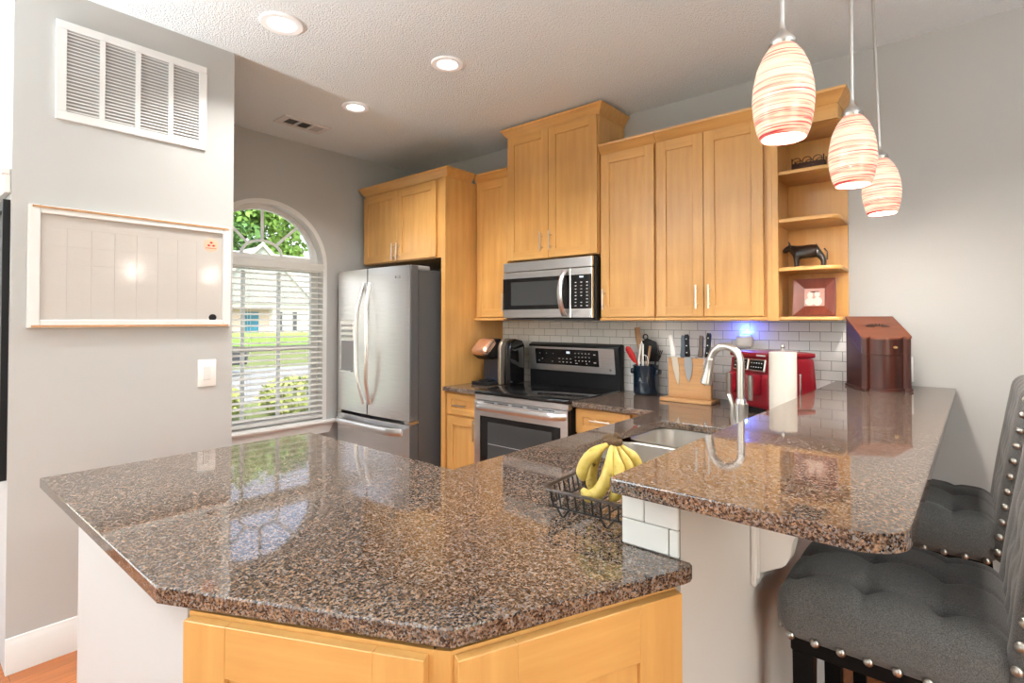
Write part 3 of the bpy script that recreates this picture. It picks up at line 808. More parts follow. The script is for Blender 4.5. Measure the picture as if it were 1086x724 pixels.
# ================================================================== coffee maker
cm = thing('coffee_maker', 'black pod coffee maker with rose gold lid beside the range', 'coffee maker', (-2.80, 2.80, .9145))
b = B(); b.prism(rrect(0, .19, 0, .30, .035, 4), 0, .022, bev=.004); b.lathe([(.055, .022), (.055, .032), (.05, .034)], (.095, .075, 0), 24); b.build('drip_tray', black_plastic, cm)
b = B(); b.prism([(.13, .02), (.30, .02), (.305, .24), (.285, .30), (.24, .325), (.16, .325), (.13, .29)], .012, .178, lambda u, v, w_: (w_, u, v), bev=.012, seg=3); b.build('column', tank_m, cm)
b = B(); b.prism([(.01, .215), (.06, .185), (.15, .19), (.2, .32), (.15, .335), (.08, .322), (.03, .285)], .018, .172, lambda u, v, w_: (w_, u, v), bev=.014, seg=3); b.build('brew_head', black_plastic, cm)
b = B(); b.rbox((.095, .05, .275), (.08, .075, .034), .032, 6, M=Matrix.Rotation(math.radians(40), 4, 'X')); b.build('lid', rose_gold, cm)
b = B(); b.prism([(.10, .004), (.145, .004), (.145, .27), (.165, .305), (.21, .328), (.21, .338), (.15, .335), (.115, .305), (.10, .27)], .183, .215, lambda u, v, w_: (w_, u, v), bev=.008, seg=2); b.build('trim_band', champagne, cm)
b = B(); b.prism([(.145, .004), (.31, .004), (.315, .28), (.285, .32), (.21, .333), (.16, .308), (.145, .27)], .181, .268, lambda u, v, w_: (w_, u, v), bev=.01, seg=2); b.build('water_tank', black_gloss, cm)

# ================================================================== sink and faucet
sn = thing('sink', 'stainless double-bowl undermount sink in the granite run', 'sink', (0, 0, 0))
def bowl(x0, x1, y0, y1, zt, zb):
    b = B(); n = 6
    o_ = rrect(x0, x1, y0, y1, .075, n); i1 = rrect(x0+.012, x1-.012, y0+.012, y1-.012, .07, n); i2 = rrect(x0+.03, x1-.03, y0+.03, y1-.03, .055, n)
    rings = []
    for lp, z in ((o_, zt), (rrect(x0+.004, x1-.004, y0+.004, y1-.004, .072, n), zt-.004), (i1, zb+.03), (rrect(x0+.018, x1-.018, y0+.018, y1-.018, .065, n), zb+.008), (i2, zb)):
        rings.append([b.bm.verts.new((x, y, z)) for x, y in lp])
    for a, c in zip(rings, rings[1:]):
        k = len(a)
        for j in range(k): b.bm.faces.new((a[j], a[(j+1) % k], c[(j+1) % k], c[j]))
    b.bm.faces.new(rings[-1])
    return b
bowl(-1.118, -.684, 2.035, 2.381, .882, .70).build('bowl', sink_steel, sn, recalc=False)
bowl(-1.118, -.684, 1.594, 2.005, .882, .70).build('bowl', sink_steel, sn, recalc=False)
b = B(); b.box(-1.10, -.70, 2.006, 2.034, .82, .868, 0, .006, 2); b.build('divider', sink_steel, sn)
b = B()
for y in (1.8, 2.21): b.lathe([(.04, .7003), (.04, .703), (.03, .7005), (.001, .7005)], (-.9, y, 0), 20)
b.build('drain', dark_gap, sn)
fa = thing('faucet', 'stainless gooseneck pull-down faucet behind the raised bar', 'faucet', (-.63, 2.0, .9145), -.1)
b = B(); b.lathe([(.031, 0), (.031, .006), (.026, .012), (.023, .04), (.0225, .12), (.024, .16), (.024, .168), (.020, .17), (.019, .178), (.0165, .185)], (0, 0, 0), 24); b.build('base', nickel, fa)
b = B(); R_ = .056
pts = [(0, 0, .18), (0, 0, .25), (0, 0, .305)] + [(-R_ + R_*math.cos(PI*i/14), 0, .315 + R_*math.sin(PI*i/14)) for i in range(0, 14)]
b.tube(pts, .0135, 14, up=(0, 1, 0)); b.build('spout', nickel, fa)
b = B(); e = Vector(pts[-1]); dr_ = (Vector(pts[-1]) - Vector(pts[-2])).normalized(); dr_ = Vector((dr_.x*.6, 0, dr_.z)).normalized()
Q = dr_.to_track_quat('Z', 'Y').to_matrix().to_4x4()
b.lathe([(.0145, 0), (.0155, .004), (.0155, .012), (.0145, .016), (.016, .05), (.021, .085), (.022, .098), (.018, .102)], e, 20, M=Q); b.build('spray_head', nickel, fa)
hb = B(); hb.lathe([(.012, -.01), (.02, .0), (.022, .02), (.018, .034), (.010, .042)], (0, -.02, .085), 18, M=Matrix.Rotation(PI/2, 4, 'X')); hb = hb.build('handle', nickel, fa)
b = B(); b.tube([(-.0, -.055, .088), (-.004, -.062, .13), (-.003, -.063, .17), (-.012, -.066, .205), (-.018, -.066, .208)], [.010, .008, .0075, .0085, .006], 10); b.build('lever', nickel, hb)

# ================================================================== utensil crock
ck = thing('utensil_crock', 'dark blue glazed crock with lug handles beside the range', 'crock', (-1.57, 3.145, .9145))
b = B(); b.lathe([(.066, 0), (.075, .006), (.078, .02), (.078, .172), (.081, .178), (.081, .185), (.074, .186), (.072, .172), (.072, .02), (.001, .015)], n=36); b.build('pot', crock_m, ck)
for s in (-1, 1):
    b = B(); b.rbox((s*.084, 0, .145), (.014, .028, .018), .011, 4); b.build('lug_handle', crock_m, ck)
b = B(); b.box(-.008, .008, -.079, -.074, .09, .098); b.box(-.004, .004, -.079, -.074, .10, .11); b.build('maker_mark', grey_plastic, ck)
def utensil(name, label, dx, dy, tip, fn, m):
    o = thing(name, label, 'utensil', (-1.535+dx, 3.10+dy, .935), 0, None)
    return o
CX, CY, CZ = -1.57, 3.145, .9145
def stick(b, p0, p1, r0, r1, flat=None, n=8): b.tube([p0, p1], [r0, r1], n, flat=flat)
u = thing('wooden_spatula', 'long wooden spatula standing tallest in the blue crock', 'utensil', (CX, CY, CZ+.017))
b = B(); b.tube([(-.01, .02, .0), (-.058, .025, .3)], [.008, .007], 8); b.tube([(-.052, .025, .26), (-.066, .026, .345), (-.075, .027, .405)], [.014, .02, .019], 10, flat=(.35, 1), up=(0, 1, 0)); b.build('shaft', spoon_wood, u)
u = thing('red_spoon', 'red silicone spoon leaning left in the blue crock', 'utensil', (CX, CY, CZ+.017))
b = B(); b.tube([(.02, -.01, .0), (-.04, -.03, .17), (-.062, -.036, .205)], [.006, .006, .010], 8); b.tube([(-.055, -.034, .185), (-.075, -.04, .225), (-.10, -.047, .27), (-.108, -.05, .285)], [.011, .022, .02, .006], 10, flat=(.5, 1), up=(0, 1, 0)); b.build('bowl', red_spoon, u)
u = thing('tongs', 'steel kitchen tongs standing in the blue crock', 'utensil', (CX, CY, CZ+.017))
b = B()
for s in (-1, 1): b.tube([(-.012+s*.004, -.03, .01), (-.02+s*.014, -.035, .19), (-.012+s*.008, -.035, .30)], .008, 8, flat=(1, .35), up=(1, 0, 0))
b.tube([(-.016, -.035, .295), (-.012, -.035, .315), (-.004, -.035, .295)], .006, 8); b.build('arms', steel, u)
u = thing('ladle', 'large black slotted turner at the back of the blue crock', 'utensil', (CX, CY, CZ+.017))
b = B(); b.tube([(0, .03, .01), (.0, .035, .2)], .007, 8)
b.prism([(-.045, .19), (.05, .19), (.062, .26), (.05, .315), (.0, .335), (-.04, .32), (-.055, .26)], .032, .040, lambda x, z, y: (x, y, z), bev=.002)
b.tube([(-.02 + .016*math.cos(2*PI*i/12), .036, .345 + .016*math.sin(2*PI*i/12)) for i in range(12)], .004, 6, closed=True, up=(0, 1, 0)); b.build('blade', black_plastic, u)
u = thing('honey_dipper', 'pale wooden spoon handle leaning right in the blue crock', 'utensil', (CX, CY, CZ+.017))
b = B(); b.tube([(.0, -.02, .01), (.03, -.03, .2), (.045, -.03, .29)], [.008, .007, .009], 8); b.build('shaft', spoon_wood, u)
u = thing('whisk', 'round wire whisk showing its loops over the crock rim', 'utensil', (CX, CY, CZ+.017))
b = B()
for a in range(4):
    t = PI*a/4
    b.tube([(.012 + .026*math.sin(PI*i/12)*math.cos(t), -.045 + .022*math.sin(PI*i/12)*math.sin(t) , .15 + .085*(1-math.cos(PI*i/12))/2 ) for i in range(13)], .0016, 5)
b.tube([(.012, -.03, .01), (.012, -.045, .155)], .006, 8); b.build('loops', steel, u)
u = thing('serving_fork', 'black kitchen fork behind the right edge of the crock', 'utensil', (CX, CY, CZ+.017))
b = B(); b.tube([(.02, .01, .01), (.055, .03, .2)], .006, 8); b.tube([(.054, .03, .195), (.07, .033, .235)], [.016, .02], 8, flat=(.35, 1), up=(0, 1, 0))
for k in range(3): b.tube([(.062+k*.011, .032, .232), (.072+k*.012, .034, .262)], .003, 6)
b.build('fork', black_plastic, u)

# ================================================================== knife board
kb = thing('knife_board', 'bamboo magnetic knife board standing on the worktop', 'knife block', (-1.235, 3.02, .9145))
b = B(); b.box(-.155, .148, -.065, .075, 0, .02, 0, .003); b.build('base_board', bamboo, kb)
b = B(); b.box(-.125, .128, -.012, .02, .02, .25, 0, .003); b.build('upright', bamboo, kb)
b = B(); b.box(-.1245, .1275, -.0128, -.01, .205, .214); b.build('groove', spoon_wood, kb)
def knife(label, x, y, zt, bl_, bw, hl, tilt_, bm_, hm, riv=True, cleaver=False):
    o = thing('kitchen_knife', label, 'knife', (-1.235 + x, 3.02 + y, .9145 + zt), 0)
    M = Matrix.Rotation(tilt_, 4, 'Y')
    f = lambda u, v, w_: tuple(M @ Vector((u, w_, v)))
    b = B()
    if cleaver: b.prism([(-bw*.5, 0), (bw*.5, 0), (bw*.5, -bl_), (-bw*.5, -bl_)], -.0012, .0012, f)
    else: b.prism([(-bw*.42, 0), (bw*.5, 0), (bw*.58, -bl_*.3), (bw*.42, -bl_*.7), (0.0, -bl_), (-bw*.25, -bl_*.8), (-bw*.45, -bl_*.4)], -.0012, .0012, f)
    b.build('blade', bm_, o)
    b = B(); b.prism([(-.012, 0), (.012, 0), (.013, .012), (.011, hl*.5), (.013, hl*.9), (.008, hl), (-.010, hl), (-.013, hl*.85), (-.010, hl*.4), (-.013, .012)], -.009, .009, f, bev=.004, seg=2)
    h = b.build('handle', hm, o)
    if riv:
        b = B()
        for k in (.2, .5, .8): b.lathe([(.0001, 0), (.0035, 0), (.0035, .002), (.0001, .002)], M @ Vector((0, -.009, hl*k)), 8, M=Matrix.Rotation(PI/2, 4, 'X'))
        b.build('rivet', steel, h)
    return o
knife('white-handled knife, leftmost on the front of the bamboo board', -.087, -.0155, .257, .17, .036, .125, math.radians(-9), mat('blade_warm', (.62, .55, .45), .3, .7), white_plastic, False)
knife('wide chef knife with black riveted handle, middle of the board front', -.005, -.0155, .257, .145, .046, .13, math.radians(-2), mat('blade_dull', (.35, .36, .37), .35, .7), black_plastic)
knife('long knife with black handle, right end of the board front', .108, -.0155, .257, .16, .04, .14, math.radians(5), blade, black_plastic)
knife('knife with blue-grey handle, behind the white-handled knife', -.05, .0235, .25, .14, .03, .13, math.radians(2), blade, steel_blue, False)
knife('cleaver with grey-brown handle on the far side of the bamboo board', .055, .0235, .255, .12, .06, .125, math.radians(3), blade, mat('handle_taupe', (.14, .11, .09), .5), False, True)

# ================================================================== air fryer
af = thing('air_fryer', 'red two-drawer air fryer in the worktop corner', 'air fryer', (-.788, 2.985, .9145), math.radians(-33))
def taper(p):
    t = (p.z + .13)/.26; k = 1.03 - .09*t
    return Vector((p.x*k, p.y*k, p.z))
b = B(); b.rbox((0, 0, .155), (.165, .138, .13), .028, 10, fn=taper); b.build('body', red_plastic, af)
b = B(); b.prism(rrect(-.155, .155, -.125, .125, .03, 4), 0.0, .03); b.build('base', black_plastic, af)
b = B(); b.rbox((0, 0, .292), (.158, .132, .016), .014, 8); b.build('lid', red_plastic, af)
for s in (-1, 1):
    b = B(); b.rbox((s*.079, -.128, .115), (.074, .02, .085), .018, 6); d1 = b.build('drawer', red_plastic, af)
    b = B(); b.rbox((s*.079, -.165, .15), (.016, .03, .052), .012, 5); hd = b.build('handle', red_plastic, d1)
    b = B(); b.rbox((s*.079, -.199, .135), (.017, .006, .062), .005, 4); b.build('handle_plate', nickel, hd)
    b = B(); Mx = Matrix.Translation((s*.058+.006, -.139, .243)) @ Matrix.Rotation(math.radians(-10), 4, 'X')
    b.box(-.054, .054, -.007, .006, -.031, .031, 0, .004, M=Mx); b.box(-.048, .048, -.0085, .0, -.025, .025, 1, M=Mx)
    for i in range(5):
        for j in range(2): b.box(-.038+i*.017, -.031+i*.017, -.0095, -.008, -.012+j*.02, -.008+j*.02, 2, M=Mx)
    b.build('control_panel', [nickel, black_gloss, key_mark], af)
b = B(); b.box(.05, .11, -.136, -.128, .288, .296); b.build('brand_mark', key_mark, af)

# plug-in light with blue glow above the air fryer
pg = thing('plug_in_light', 'small white plug-in light glowing blue on the tiled wall', 'night light', (-.985, YB-.0095, 1.232))
b = B(); b.rbox((0, -.03, .032), (.046, .024, .036), .022, 6); b.build('housing', white_plastic, pg)
b = B(); b.box(-.03, .03, -.012, -.0005, .04, .072, 0, .002); b.build('led_strip', blue_led, pg)
lamp('blue_glow', 'POINT', (0, -.035, .088), .9, col=(.05, .12, 1), size=.012, parent=pg)
b = B(); b.box(-.012, .012, -.0545, -.052, .062, .066); b.build('slot', grey_plastic, pg)

# paper towel
pt = thing('paper_towel_roll', 'white paper towel roll on a chrome stand behind the bar', 'paper towel', (-.642, 2.615, .9145))
b = B(); b.lathe([(.07, 0), (.072, .004), (.07, .01), (.008, .012), (.006, .02), (.006, .338), (.009, .345), (.007, .358), (.001, .36)], n=24); b.build('stand', chrome, pt)
b = B(); b.lathe([(.02, .014), (.056, .014), (.056, .325), (.02, .325)], n=40); b.build('roll', paper, pt)
b = B(); b.tube([(.062, .03, .008), (.064, .03, .22)], .0035, 8); b.ball((.064, .03, .224), .005); b.build('tension_arm', chrome, pt)

# ================================================================== slant-lid wooden box on the bar
hx = thing('slant_lid_box', 'dark cherry slant-lid wooden knife box at the wall end of the bar', 'box', (-.326, 2.975, 1.0675), math.radians(27))
def serp(d, x0=-.098, x1=.098, y0=-.098):
    p = [(x1, .1), (x0, .1), (x0, y0+.025)]
    n = 24
    for i in range(n+1):
        t = i/n; x = x0 + (x1-x0)*t
        if t < .18 or t > .82: y = y0 + .018 - .012*math.sin(PI*min(t, 1-t)/.18)
        else: y = y0 + .012 - .024*math.sin(PI*(t-.18)/.64)
        p.append((x, y))
    p.append((x1, y0+.025)); return p
def cut_top(pts, zf, zb, zbot):
    b = B(); n = len(pts); y0, y1 = -.098, .1
    zz = lambda y: zf + (zb-zf)*(max(y, y0)-y0)/(y1-y0)
    A = [b.bm.verts.new((x, y, zbot(y) if callable(zbot) else zbot)) for x, y in pts]; T = [b.bm.verts.new((x, y, zz(y))) for x, y in pts]
    b.bm.faces.new(A[::-1]); b.bm.faces.new(T)
    for i in range(n): b.bm.faces.new((A[i], A[(i+1) % n], T[(i+1) % n], T[i]))
    return b
sp_ = serp(0)
cut_top(sp_, .158, .265, .008).build('case', cherry, hx, ang=25)
low = lambda y: .160 + (.267-.160)*(max(y, -.098)+.098)/.198
cut_top(sp_, .228, .322, low).build('lid', cherry, hx, ang=25)
big = [(x*1.025, y*1.025) for x, y in sp_]
b = cut_top(big, .236, .332, lambda y: .2285 + (.3225-.2285)*(max(y, -.098)+.098)/.198); lidtop = b.build('lid_top', cherry_lid, hx, ang=25)
b = B(); b.prism([(x*1.06, y*1.06) for x, y in sp_][::-1], 0, .012, bev=.003); b.build('plinth', cherry, hx)
b = B(); b.ball((.025, -.112, .195), (.009, .006, .006)); b.build('key_knob', brass, hx)
b = B()  # shell inlay on the slanted lid
for k in range(9):
    a = math.radians(-75 + 150*k/8); L = .054
    cxp, cyp = math.sin(a)*L*.62, math.cos(a)*L*.42 - .006
    def slope(x, y): return (x, y, .236 + (.332-.236)*(y+.098)/.198 + .0012)
    dx, dy = math.sin(a)*.017, math.cos(a)*.013; nx, ny = math.cos(a)*.0042, -math.sin(a)*.0042
    q = [(cxp-dx-nx*.5, cyp-dy-ny*.5), (cxp-dx+nx*.5, cyp-dy+ny*.5), (cxp+dx+nx, cyp+dy+ny), (cxp+dx-nx, cyp+dy-ny)]
    b.bm.faces.new([b.bm.verts.new(slope(x, y-.0)) for x, y in q])
b.build('shell_inlay', inlay, lidtop)

# wall plates
def plate(name, label, loc, rz, w_, h, n, cat):
    o = thing(name, label, cat, loc, rz)
    b = B(); b.box(-w_/2, w_/2, -.006, -.0005, -h/2, h/2, 0, .003, 2); b.build('cover_plate', white_plastic, o)
    for i in range(n):
        x = (i-(n-1)/2)*.046
        b = B(); b.box(x-.0165, x+.0165, -.009, -.005, -.033, .033, 0, .002); b.build('rocker', white_paint, o)
    return o
plate('light_switch', 'white rocker switch plate on the grey wall below the planner board', (XV, 1.045, 1.122), PI/2, .085, .132, 1, 'switch')
plate('wall_outlet', 'white outlet plate on the wall behind the slant-lid box', (-.258, YB, 1.145), 0, .088, .122, 1, 'outlet')

# ================================================================== things on the open shelves
# iron scroll basket
sb = thing('scroll_basket', 'small brown iron scroll basket on the highest open shelf', 'basket', (-.625, 3.08, 2.1315))
b = B(); 
for x in (-.072, .072): b.tube([(x, -.03, 0), (x, -.03, .085)], .003, 6); b.tube([(x, .03, 0), (x, .03, .085)], .003, 6)
for y in (-.03, .03):
    for z in (.004, .055): b.tube([(-.072, y, z), (.072, y, z)], .0028, 6)
for x in (-.072, .072):
    for z in (.004, .055): b.tube([(x, -.03, z), (x, .03, z)], .0028, 6)
b.build('frame', iron_brown, sb)
b = B(); b.box(-.07, .07, -.031, -.028, .004, .055); b.box(-.07, .07, .028, .031, .004, .055); b.box(-.07, .07, -.03, .03, .0, .004)
for x in (-.048, -.016, .016, .048):
    for z in (.018, .04): b.ball((x, -.031, z), (.013, .003, .009), u=10, v=6)
b.build('woven_panel', iron_brown, sb)
b = B()
for y in (-.03, .03):
    for x in (-.048, 0, .048):
        pts = []
        for i in range(22):
            t = i/21; a = PI*1.0 - t*PI*1.75*1.0; r = .024*(1-t*.55)
            pts.append((x + r*math.cos(a), y, .062 + .024*math.sin(PI*min(1, t*1.2))*0 + r*math.sin(a)*.9 + .004))
        b.tube(pts, .0022, 5)
b.build('scroll', iron_brown, sb)
# steer figurine
cw = thing('cow_figurine', 'small dark bronze cow figurine on the third open shelf', 'figurine', (-.637, 3.07, 1.8915))
def skin(name, verts, edges, radii, m, parent, sub=2, root=0):
    me = bpy.data.meshes.new(name); me.from_pydata(verts, edges, []); o = bpy.data.objects.new(name, me); C.objects.link(o)
    md = o.modifiers.new('skin', 'SKIN'); md.use_smooth_shade = True
    for i, r_ in enumerate(radii):
        rr = r_ if isinstance(r_, tuple) else (r_, r_)
        me.skin_vertices[0].data[i].radius = rr
    me.skin_vertices[0].data[root].use_root = True
    sd = o.modifiers.new('sub', 'SUBSURF'); sd.levels = sub; sd.render_levels = sub
    dg = bpy.context.evaluated_depsgraph_get(); e = o.evaluated_get(dg)
    nm = bpy.data.meshes.new_from_object(e); o.modifiers.clear(); o.data = nm; nm.name = name
    nm.materials.clear(); nm.materials.append(m); nm.polygons.foreach_set('use_smooth', [True]*len(nm.polygons))
    o.parent = parent; return o
vs2 = [(.01, 0, .068), (.045, 0, .069), (.078, 0, .068), (-.03, 0, .066), (-.058, 0, .074), (-.078, 0, .086), (-.094, 0, .078), (-.106, 0, .066),
       (-.045, -.017, .045), (-.046, -.018, .022), (-.045, -.018, .004), (-.045, .017, .045), (-.046, .018, .022), (-.045, .018, .004),
       (.07, -.017, .042), (.076, -.018, .022), (.072, -.018, .004), (.07, .017, .042), (.076, .018, .022), (.072, .018, .004)]
ed = [(0,1),(1,2),(0,3),(3,4),(4,5),(5,6),(6,7),(3,8),(8,9),(9,10),(3,11),(11,12),(12,13),(2,14),(14,15),(15,16),(2,17),(17,18),(18,19)]
rd = [.036,.035,.032,.034,.027,.02,.017,.012,.015,.011,.011,.015,.011,.011,.018,.012,.011,.018,.012,.011]
# shelf top is 1.38+.493+.018 = 1.891 ; lowest cow shelf
vs2 = [(x, y*1.1, z*1.28) for x, y, z in vs2]
cbody = skin('body', vs2, ed, rd, bronze, cw)
b = B()
for s in (-1, 1):
    b.tube([(-.078, s*.008, .118), (-.076, s*.02, .126), (-.08, s*.026, .14)], [.005, .004, .0012], 8)
    b.tube([(-.074, s*.011, .112), (-.07, s*.028, .112)], [.005, .003], 8, flat=(.5, 1))
b.build('horns_and_ears', bronze, cw)
b = B(); b.tube([(.078, 0, .098), (.092, 0, .08), (.09, 0, .04)], [.004, .003, .004], 6); b.build('tail', bronze, cw)
cw.location = (-.637, 3.07, 1.38+.249+.0185)
cw.rotation_euler = (0, 0, math.radians(8))
cw['label'] = 'small dark bronze cow figurine on the open shelf above the photo frame'
# photo frame
pf = thing('photo_frame', 'square cherry photo frame leaning on the lowest open shelf', 'picture frame', (-.60, 3.05, 1.4012), math.radians(2))
FT = Matrix.Rotation(math.radians(-8), 4, 'X')
b = B()
S, I = .094, .045; H_ = .19
o4 = [(-S, 0), (S, 0), (S, H_), (-S, H_)]; i4 = [(-I, .052), (I-.0, .052), (I, .142), (-I, .142)]
for k in range(4):
    a0, a1 = o4[k], o4[(k+1) % 4]; c0, c1 = i4[k], i4[(k+1) % 4]
    fr0 = [FT @ Vector((p[0], y, p[1])) for p, y in ((a0, -.026), (a1, -.026), (c1, -.010), (c0, -.010))]
    bk0 = [FT @ Vector((p[0], 0, p[1])) for p in (a0, a1, c1, c0)]
    A = [b.bm.verts.new(p) for p in fr0]; D = [b.bm.verts.new(p) for p in bk0]
    b.bm.faces.new(A); b.bm.faces.new(D[::-1])
    for i in range(4): b.bm.faces.new((A[i], A[(i+1) % 4], D[(i+1) % 4], D[i]))
b.build('frame', frame_wood, pf, smooth=False)
b = B(); b.box(-.046, .046, -.008, -.003, .05, .144, M=FT)
for cx_, cz_, rx, rz_ in ((-.02, .108, .013, .017), (.012, .112, .012, .016), (-.02, .075, .022, .02), (.014, .076, .02, .022)):
    n = 20; q = [b.bm.verts.new(FT @ Vector((cx_ + rx*math.cos(2*PI*i/n), -.0084, cz_ + rz_*math.sin(2*PI*i/n)))) for i in range(n)]
    f = b.bm.faces.new(q); f.material_index = 1
b.build('photograph', [mat('photo_paper', (.45, .26, .22), .25), mat('photo_light', (.72, .55, .5), .25)], pf, smooth=False, recalc=False)
b = B(); b.box(-.02, .02, .0, .004, .0, .13, M=Matrix.Translation((0, .035, 0)) @ Matrix.Rotation(math.radians(12), 4, 'X')); b.build('easel_back', black_plastic, pf)

# ================================================================== fruit basket and bananas
fb = thing('fruit_basket', 'low black wire basket holding bananas at the bar end', 'basket', (-.69, 1.20, .9145), math.radians(4))
BX, BY = .112, .155
rim = rrect(-BX, BX, -BY, BY, .03, 5)
b = B(); b.tube([(x, y, .062) for x, y in rim], .0065, 8, closed=True, flat=(.45, 1.2), up=(0, 0, 1)); b.build('rim', mat('basket_rim', (.03, .022, .018), .3), fb)
lo = rrect(-BX+.008, BX-.008, -BY+.008, BY-.008, .026, 5)
b = B(); b.tube([(x, y, .022) for x, y in lo], .0028, 6, closed=True, up=(0, 0, 1))
for k in range(1, 7):
    x = -BX + .012 + k*(2*BX-.024)/7; b.tube([(x, -BY+.009, .021), (x, BY-.009, .021)], .002, 6)
b.build('bottom_wires', basket_black, fb)
def edge_pts(nx, ny):
    p = []
    for i in range(nx):
        x = -BX + .025 + (2*BX-.05)*i/(nx-1)
        for s in (-1, 1): p.append(((x, s*BY), (x*.97, s*(BY-.008))))
    for i in range(ny):
        y = -BY + .03 + (2*BY-.06)*i/(ny-1)
        for s in (-1, 1): p.append(((s*BX, y), (s*(BX-.008), y*.97)))
    return p
wproto = None
for (x, y), (x2, y2) in edge_pts(9, 12):
    b = B(); b.tube([(x2, y2, .022), (x, y, .06)], .0024, 6); b.build('side_wire', basket_black, fb)
for sx in (-1, 1):
    for sy in (-1, 1):
        b = B(); x, y = sx*(BX-.055), sy*(BY-.006)
        b.tube([(x-.016, y, .022), (x-.003, y, .0035), (x+.003, y, .0035), (x+.016, y, .022)], .0028, 6); b.build('foot', basket_black, fb)

bb = thing('banana_bunch', 'bunch of ripe yellow bananas standing in the wire basket', 'bananas', (-.676, 1.175, .9385))
TOP = Vector((.0, .0, .143))
def catmull(P, n=7):
    P = [P[0]*2-P[1]] + P + [P[-1]*2-P[-2]]; r = []
    for i in range(1, len(P)-2):
        for k in range(n):
            t = k/n; a, b_, c, d = P[i-1], P[i], P[i+1], P[i+2]
            r.append(.5*((2*b_) + (c-a)*t + (2*a-5*b_+4*c-d)*t*t + (3*b_-a-3*c+d)*t**3))
    return r + [P[-2]]
def banana(pts, thick):
    rv, dv = Vector((.76, .649, 0)), Vector((.649, -.76, 0))
    P = catmull([TOP + rv*r + dv*d + Vector((0, 0, z*.95)) for r, d, z in pts]); k = len(P)-1
    rad = []
    for i in range(k+1):
        t = i/k
        if t < .16: r_ = .36 + .1*t/.16
        elif t < .42: q = (t-.16)/.26; r_ = .46 + .54*(q*q*(3-2*q))
        elif t < .78: r_ = 1.0
        else: r_ = 1 - .74*((t-.78)/.22)**1.8
        rad.append(r_*thick)
    b = B(); b.tube(P, rad, 6)
    o = b.build('banana', banana_m, bb, ang=180)
    md = o.modifiers.new('s', 'SUBSURF'); md.levels = 1; md.render_levels = 2
    e = (P[-1]-P[-2]).normalized()
    b = B(); b.tube([P[-1] - e*.003, P[-1] + e*.007], [.0052, .0042], 7); b.build('tip', banana_tip, o)
banana([(-.006, .006, -.002), (-.03, .014, -.012), (-.062, .02, -.036), (-.078, .018, -.068), (-.074, .012, -.098)], .0175)
banana([(-.004, .014, -.006), (-.014, .034, -.028), (-.022, .054, -.066), (-.042, .06, -.106), (-.066, .05, -.124), (-.083, .04, -.108)], .0185)
banana([(.0, .016, -.008), (.002, .04, -.034), (.004, .062, -.07), (-.002, .064, -.108), (-.016, .052, -.136)], .018)
banana([(-.006, -.002, -.004), (-.03, -.016, -.03), (-.046, -.024, -.07), (-.05, -.02, -.112), (-.044, -.008, -.132)], .017)
banana([(.006, .012, -.006), (.020, .028, -.030), (.032, .042, -.07), (.032, .042, -.110), (.022, .03, -.136)], .0175)
banana([(.008, .0, -.002), (.032, .006, -.022), (.054, .008, -.05), (.062, .008, -.09), (.054, .006, -.125)], .0175)
banana([(.004, -.008, -.004), (.016, -.032, -.03), (.024, -.05, -.07), (.022, -.05, -.112), (.014, -.04, -.134)], .017)
b = B(); b.ball(tuple(TOP), (.026, .022, .014)); b.ball((TOP.x-.01, TOP.y, TOP.z+.004), (.02, .016, .014)); b.tube([tuple(TOP + Vector((0, 0, .0))), tuple(TOP + Vector((.012, .006, .018)))], [.013, .010], 8); b.build('crown', mat('banana_crown', (.09, .05, .02), .8, bump=(120, .8, .003)), bb)

# ================================================================== corbel under the bar
cb = B()
pr_ = [(-.436, 1.0365), (-.19, 1.0365), (-.19, 1.012)]
pr_ += [(v.x, v.y) for v in bez((-.195, 1.0, 0), (-.24, .975, 0), (-.24, .90, 0), (-.315, .862, 0), 8)]
pr_ += [(v.x, v.y) for v in bez((-.335, .850, 0), (-.352, .82, 0), (-.335, .765, 0), (-.385, .752, 0), 8)]
pr_ += [(-.41, .738), (-.436, .722)]
cb.prism(pr_, 1.47, 1.53, lambda u, v, w_: (u, w_, v), bev=.003)
cb.box(-.4375, -.424, 1.452, 1.548, .70, 1.0365, 0, .004); cb.box(-.426, -.418, 1.462, 1.467, .72, 1.03, 0, .001)
cb = cb.build('corbel', pony_paint); tag(cb, 'scrolled white corbel under the bar overhang near the closer stool', 'bracket')

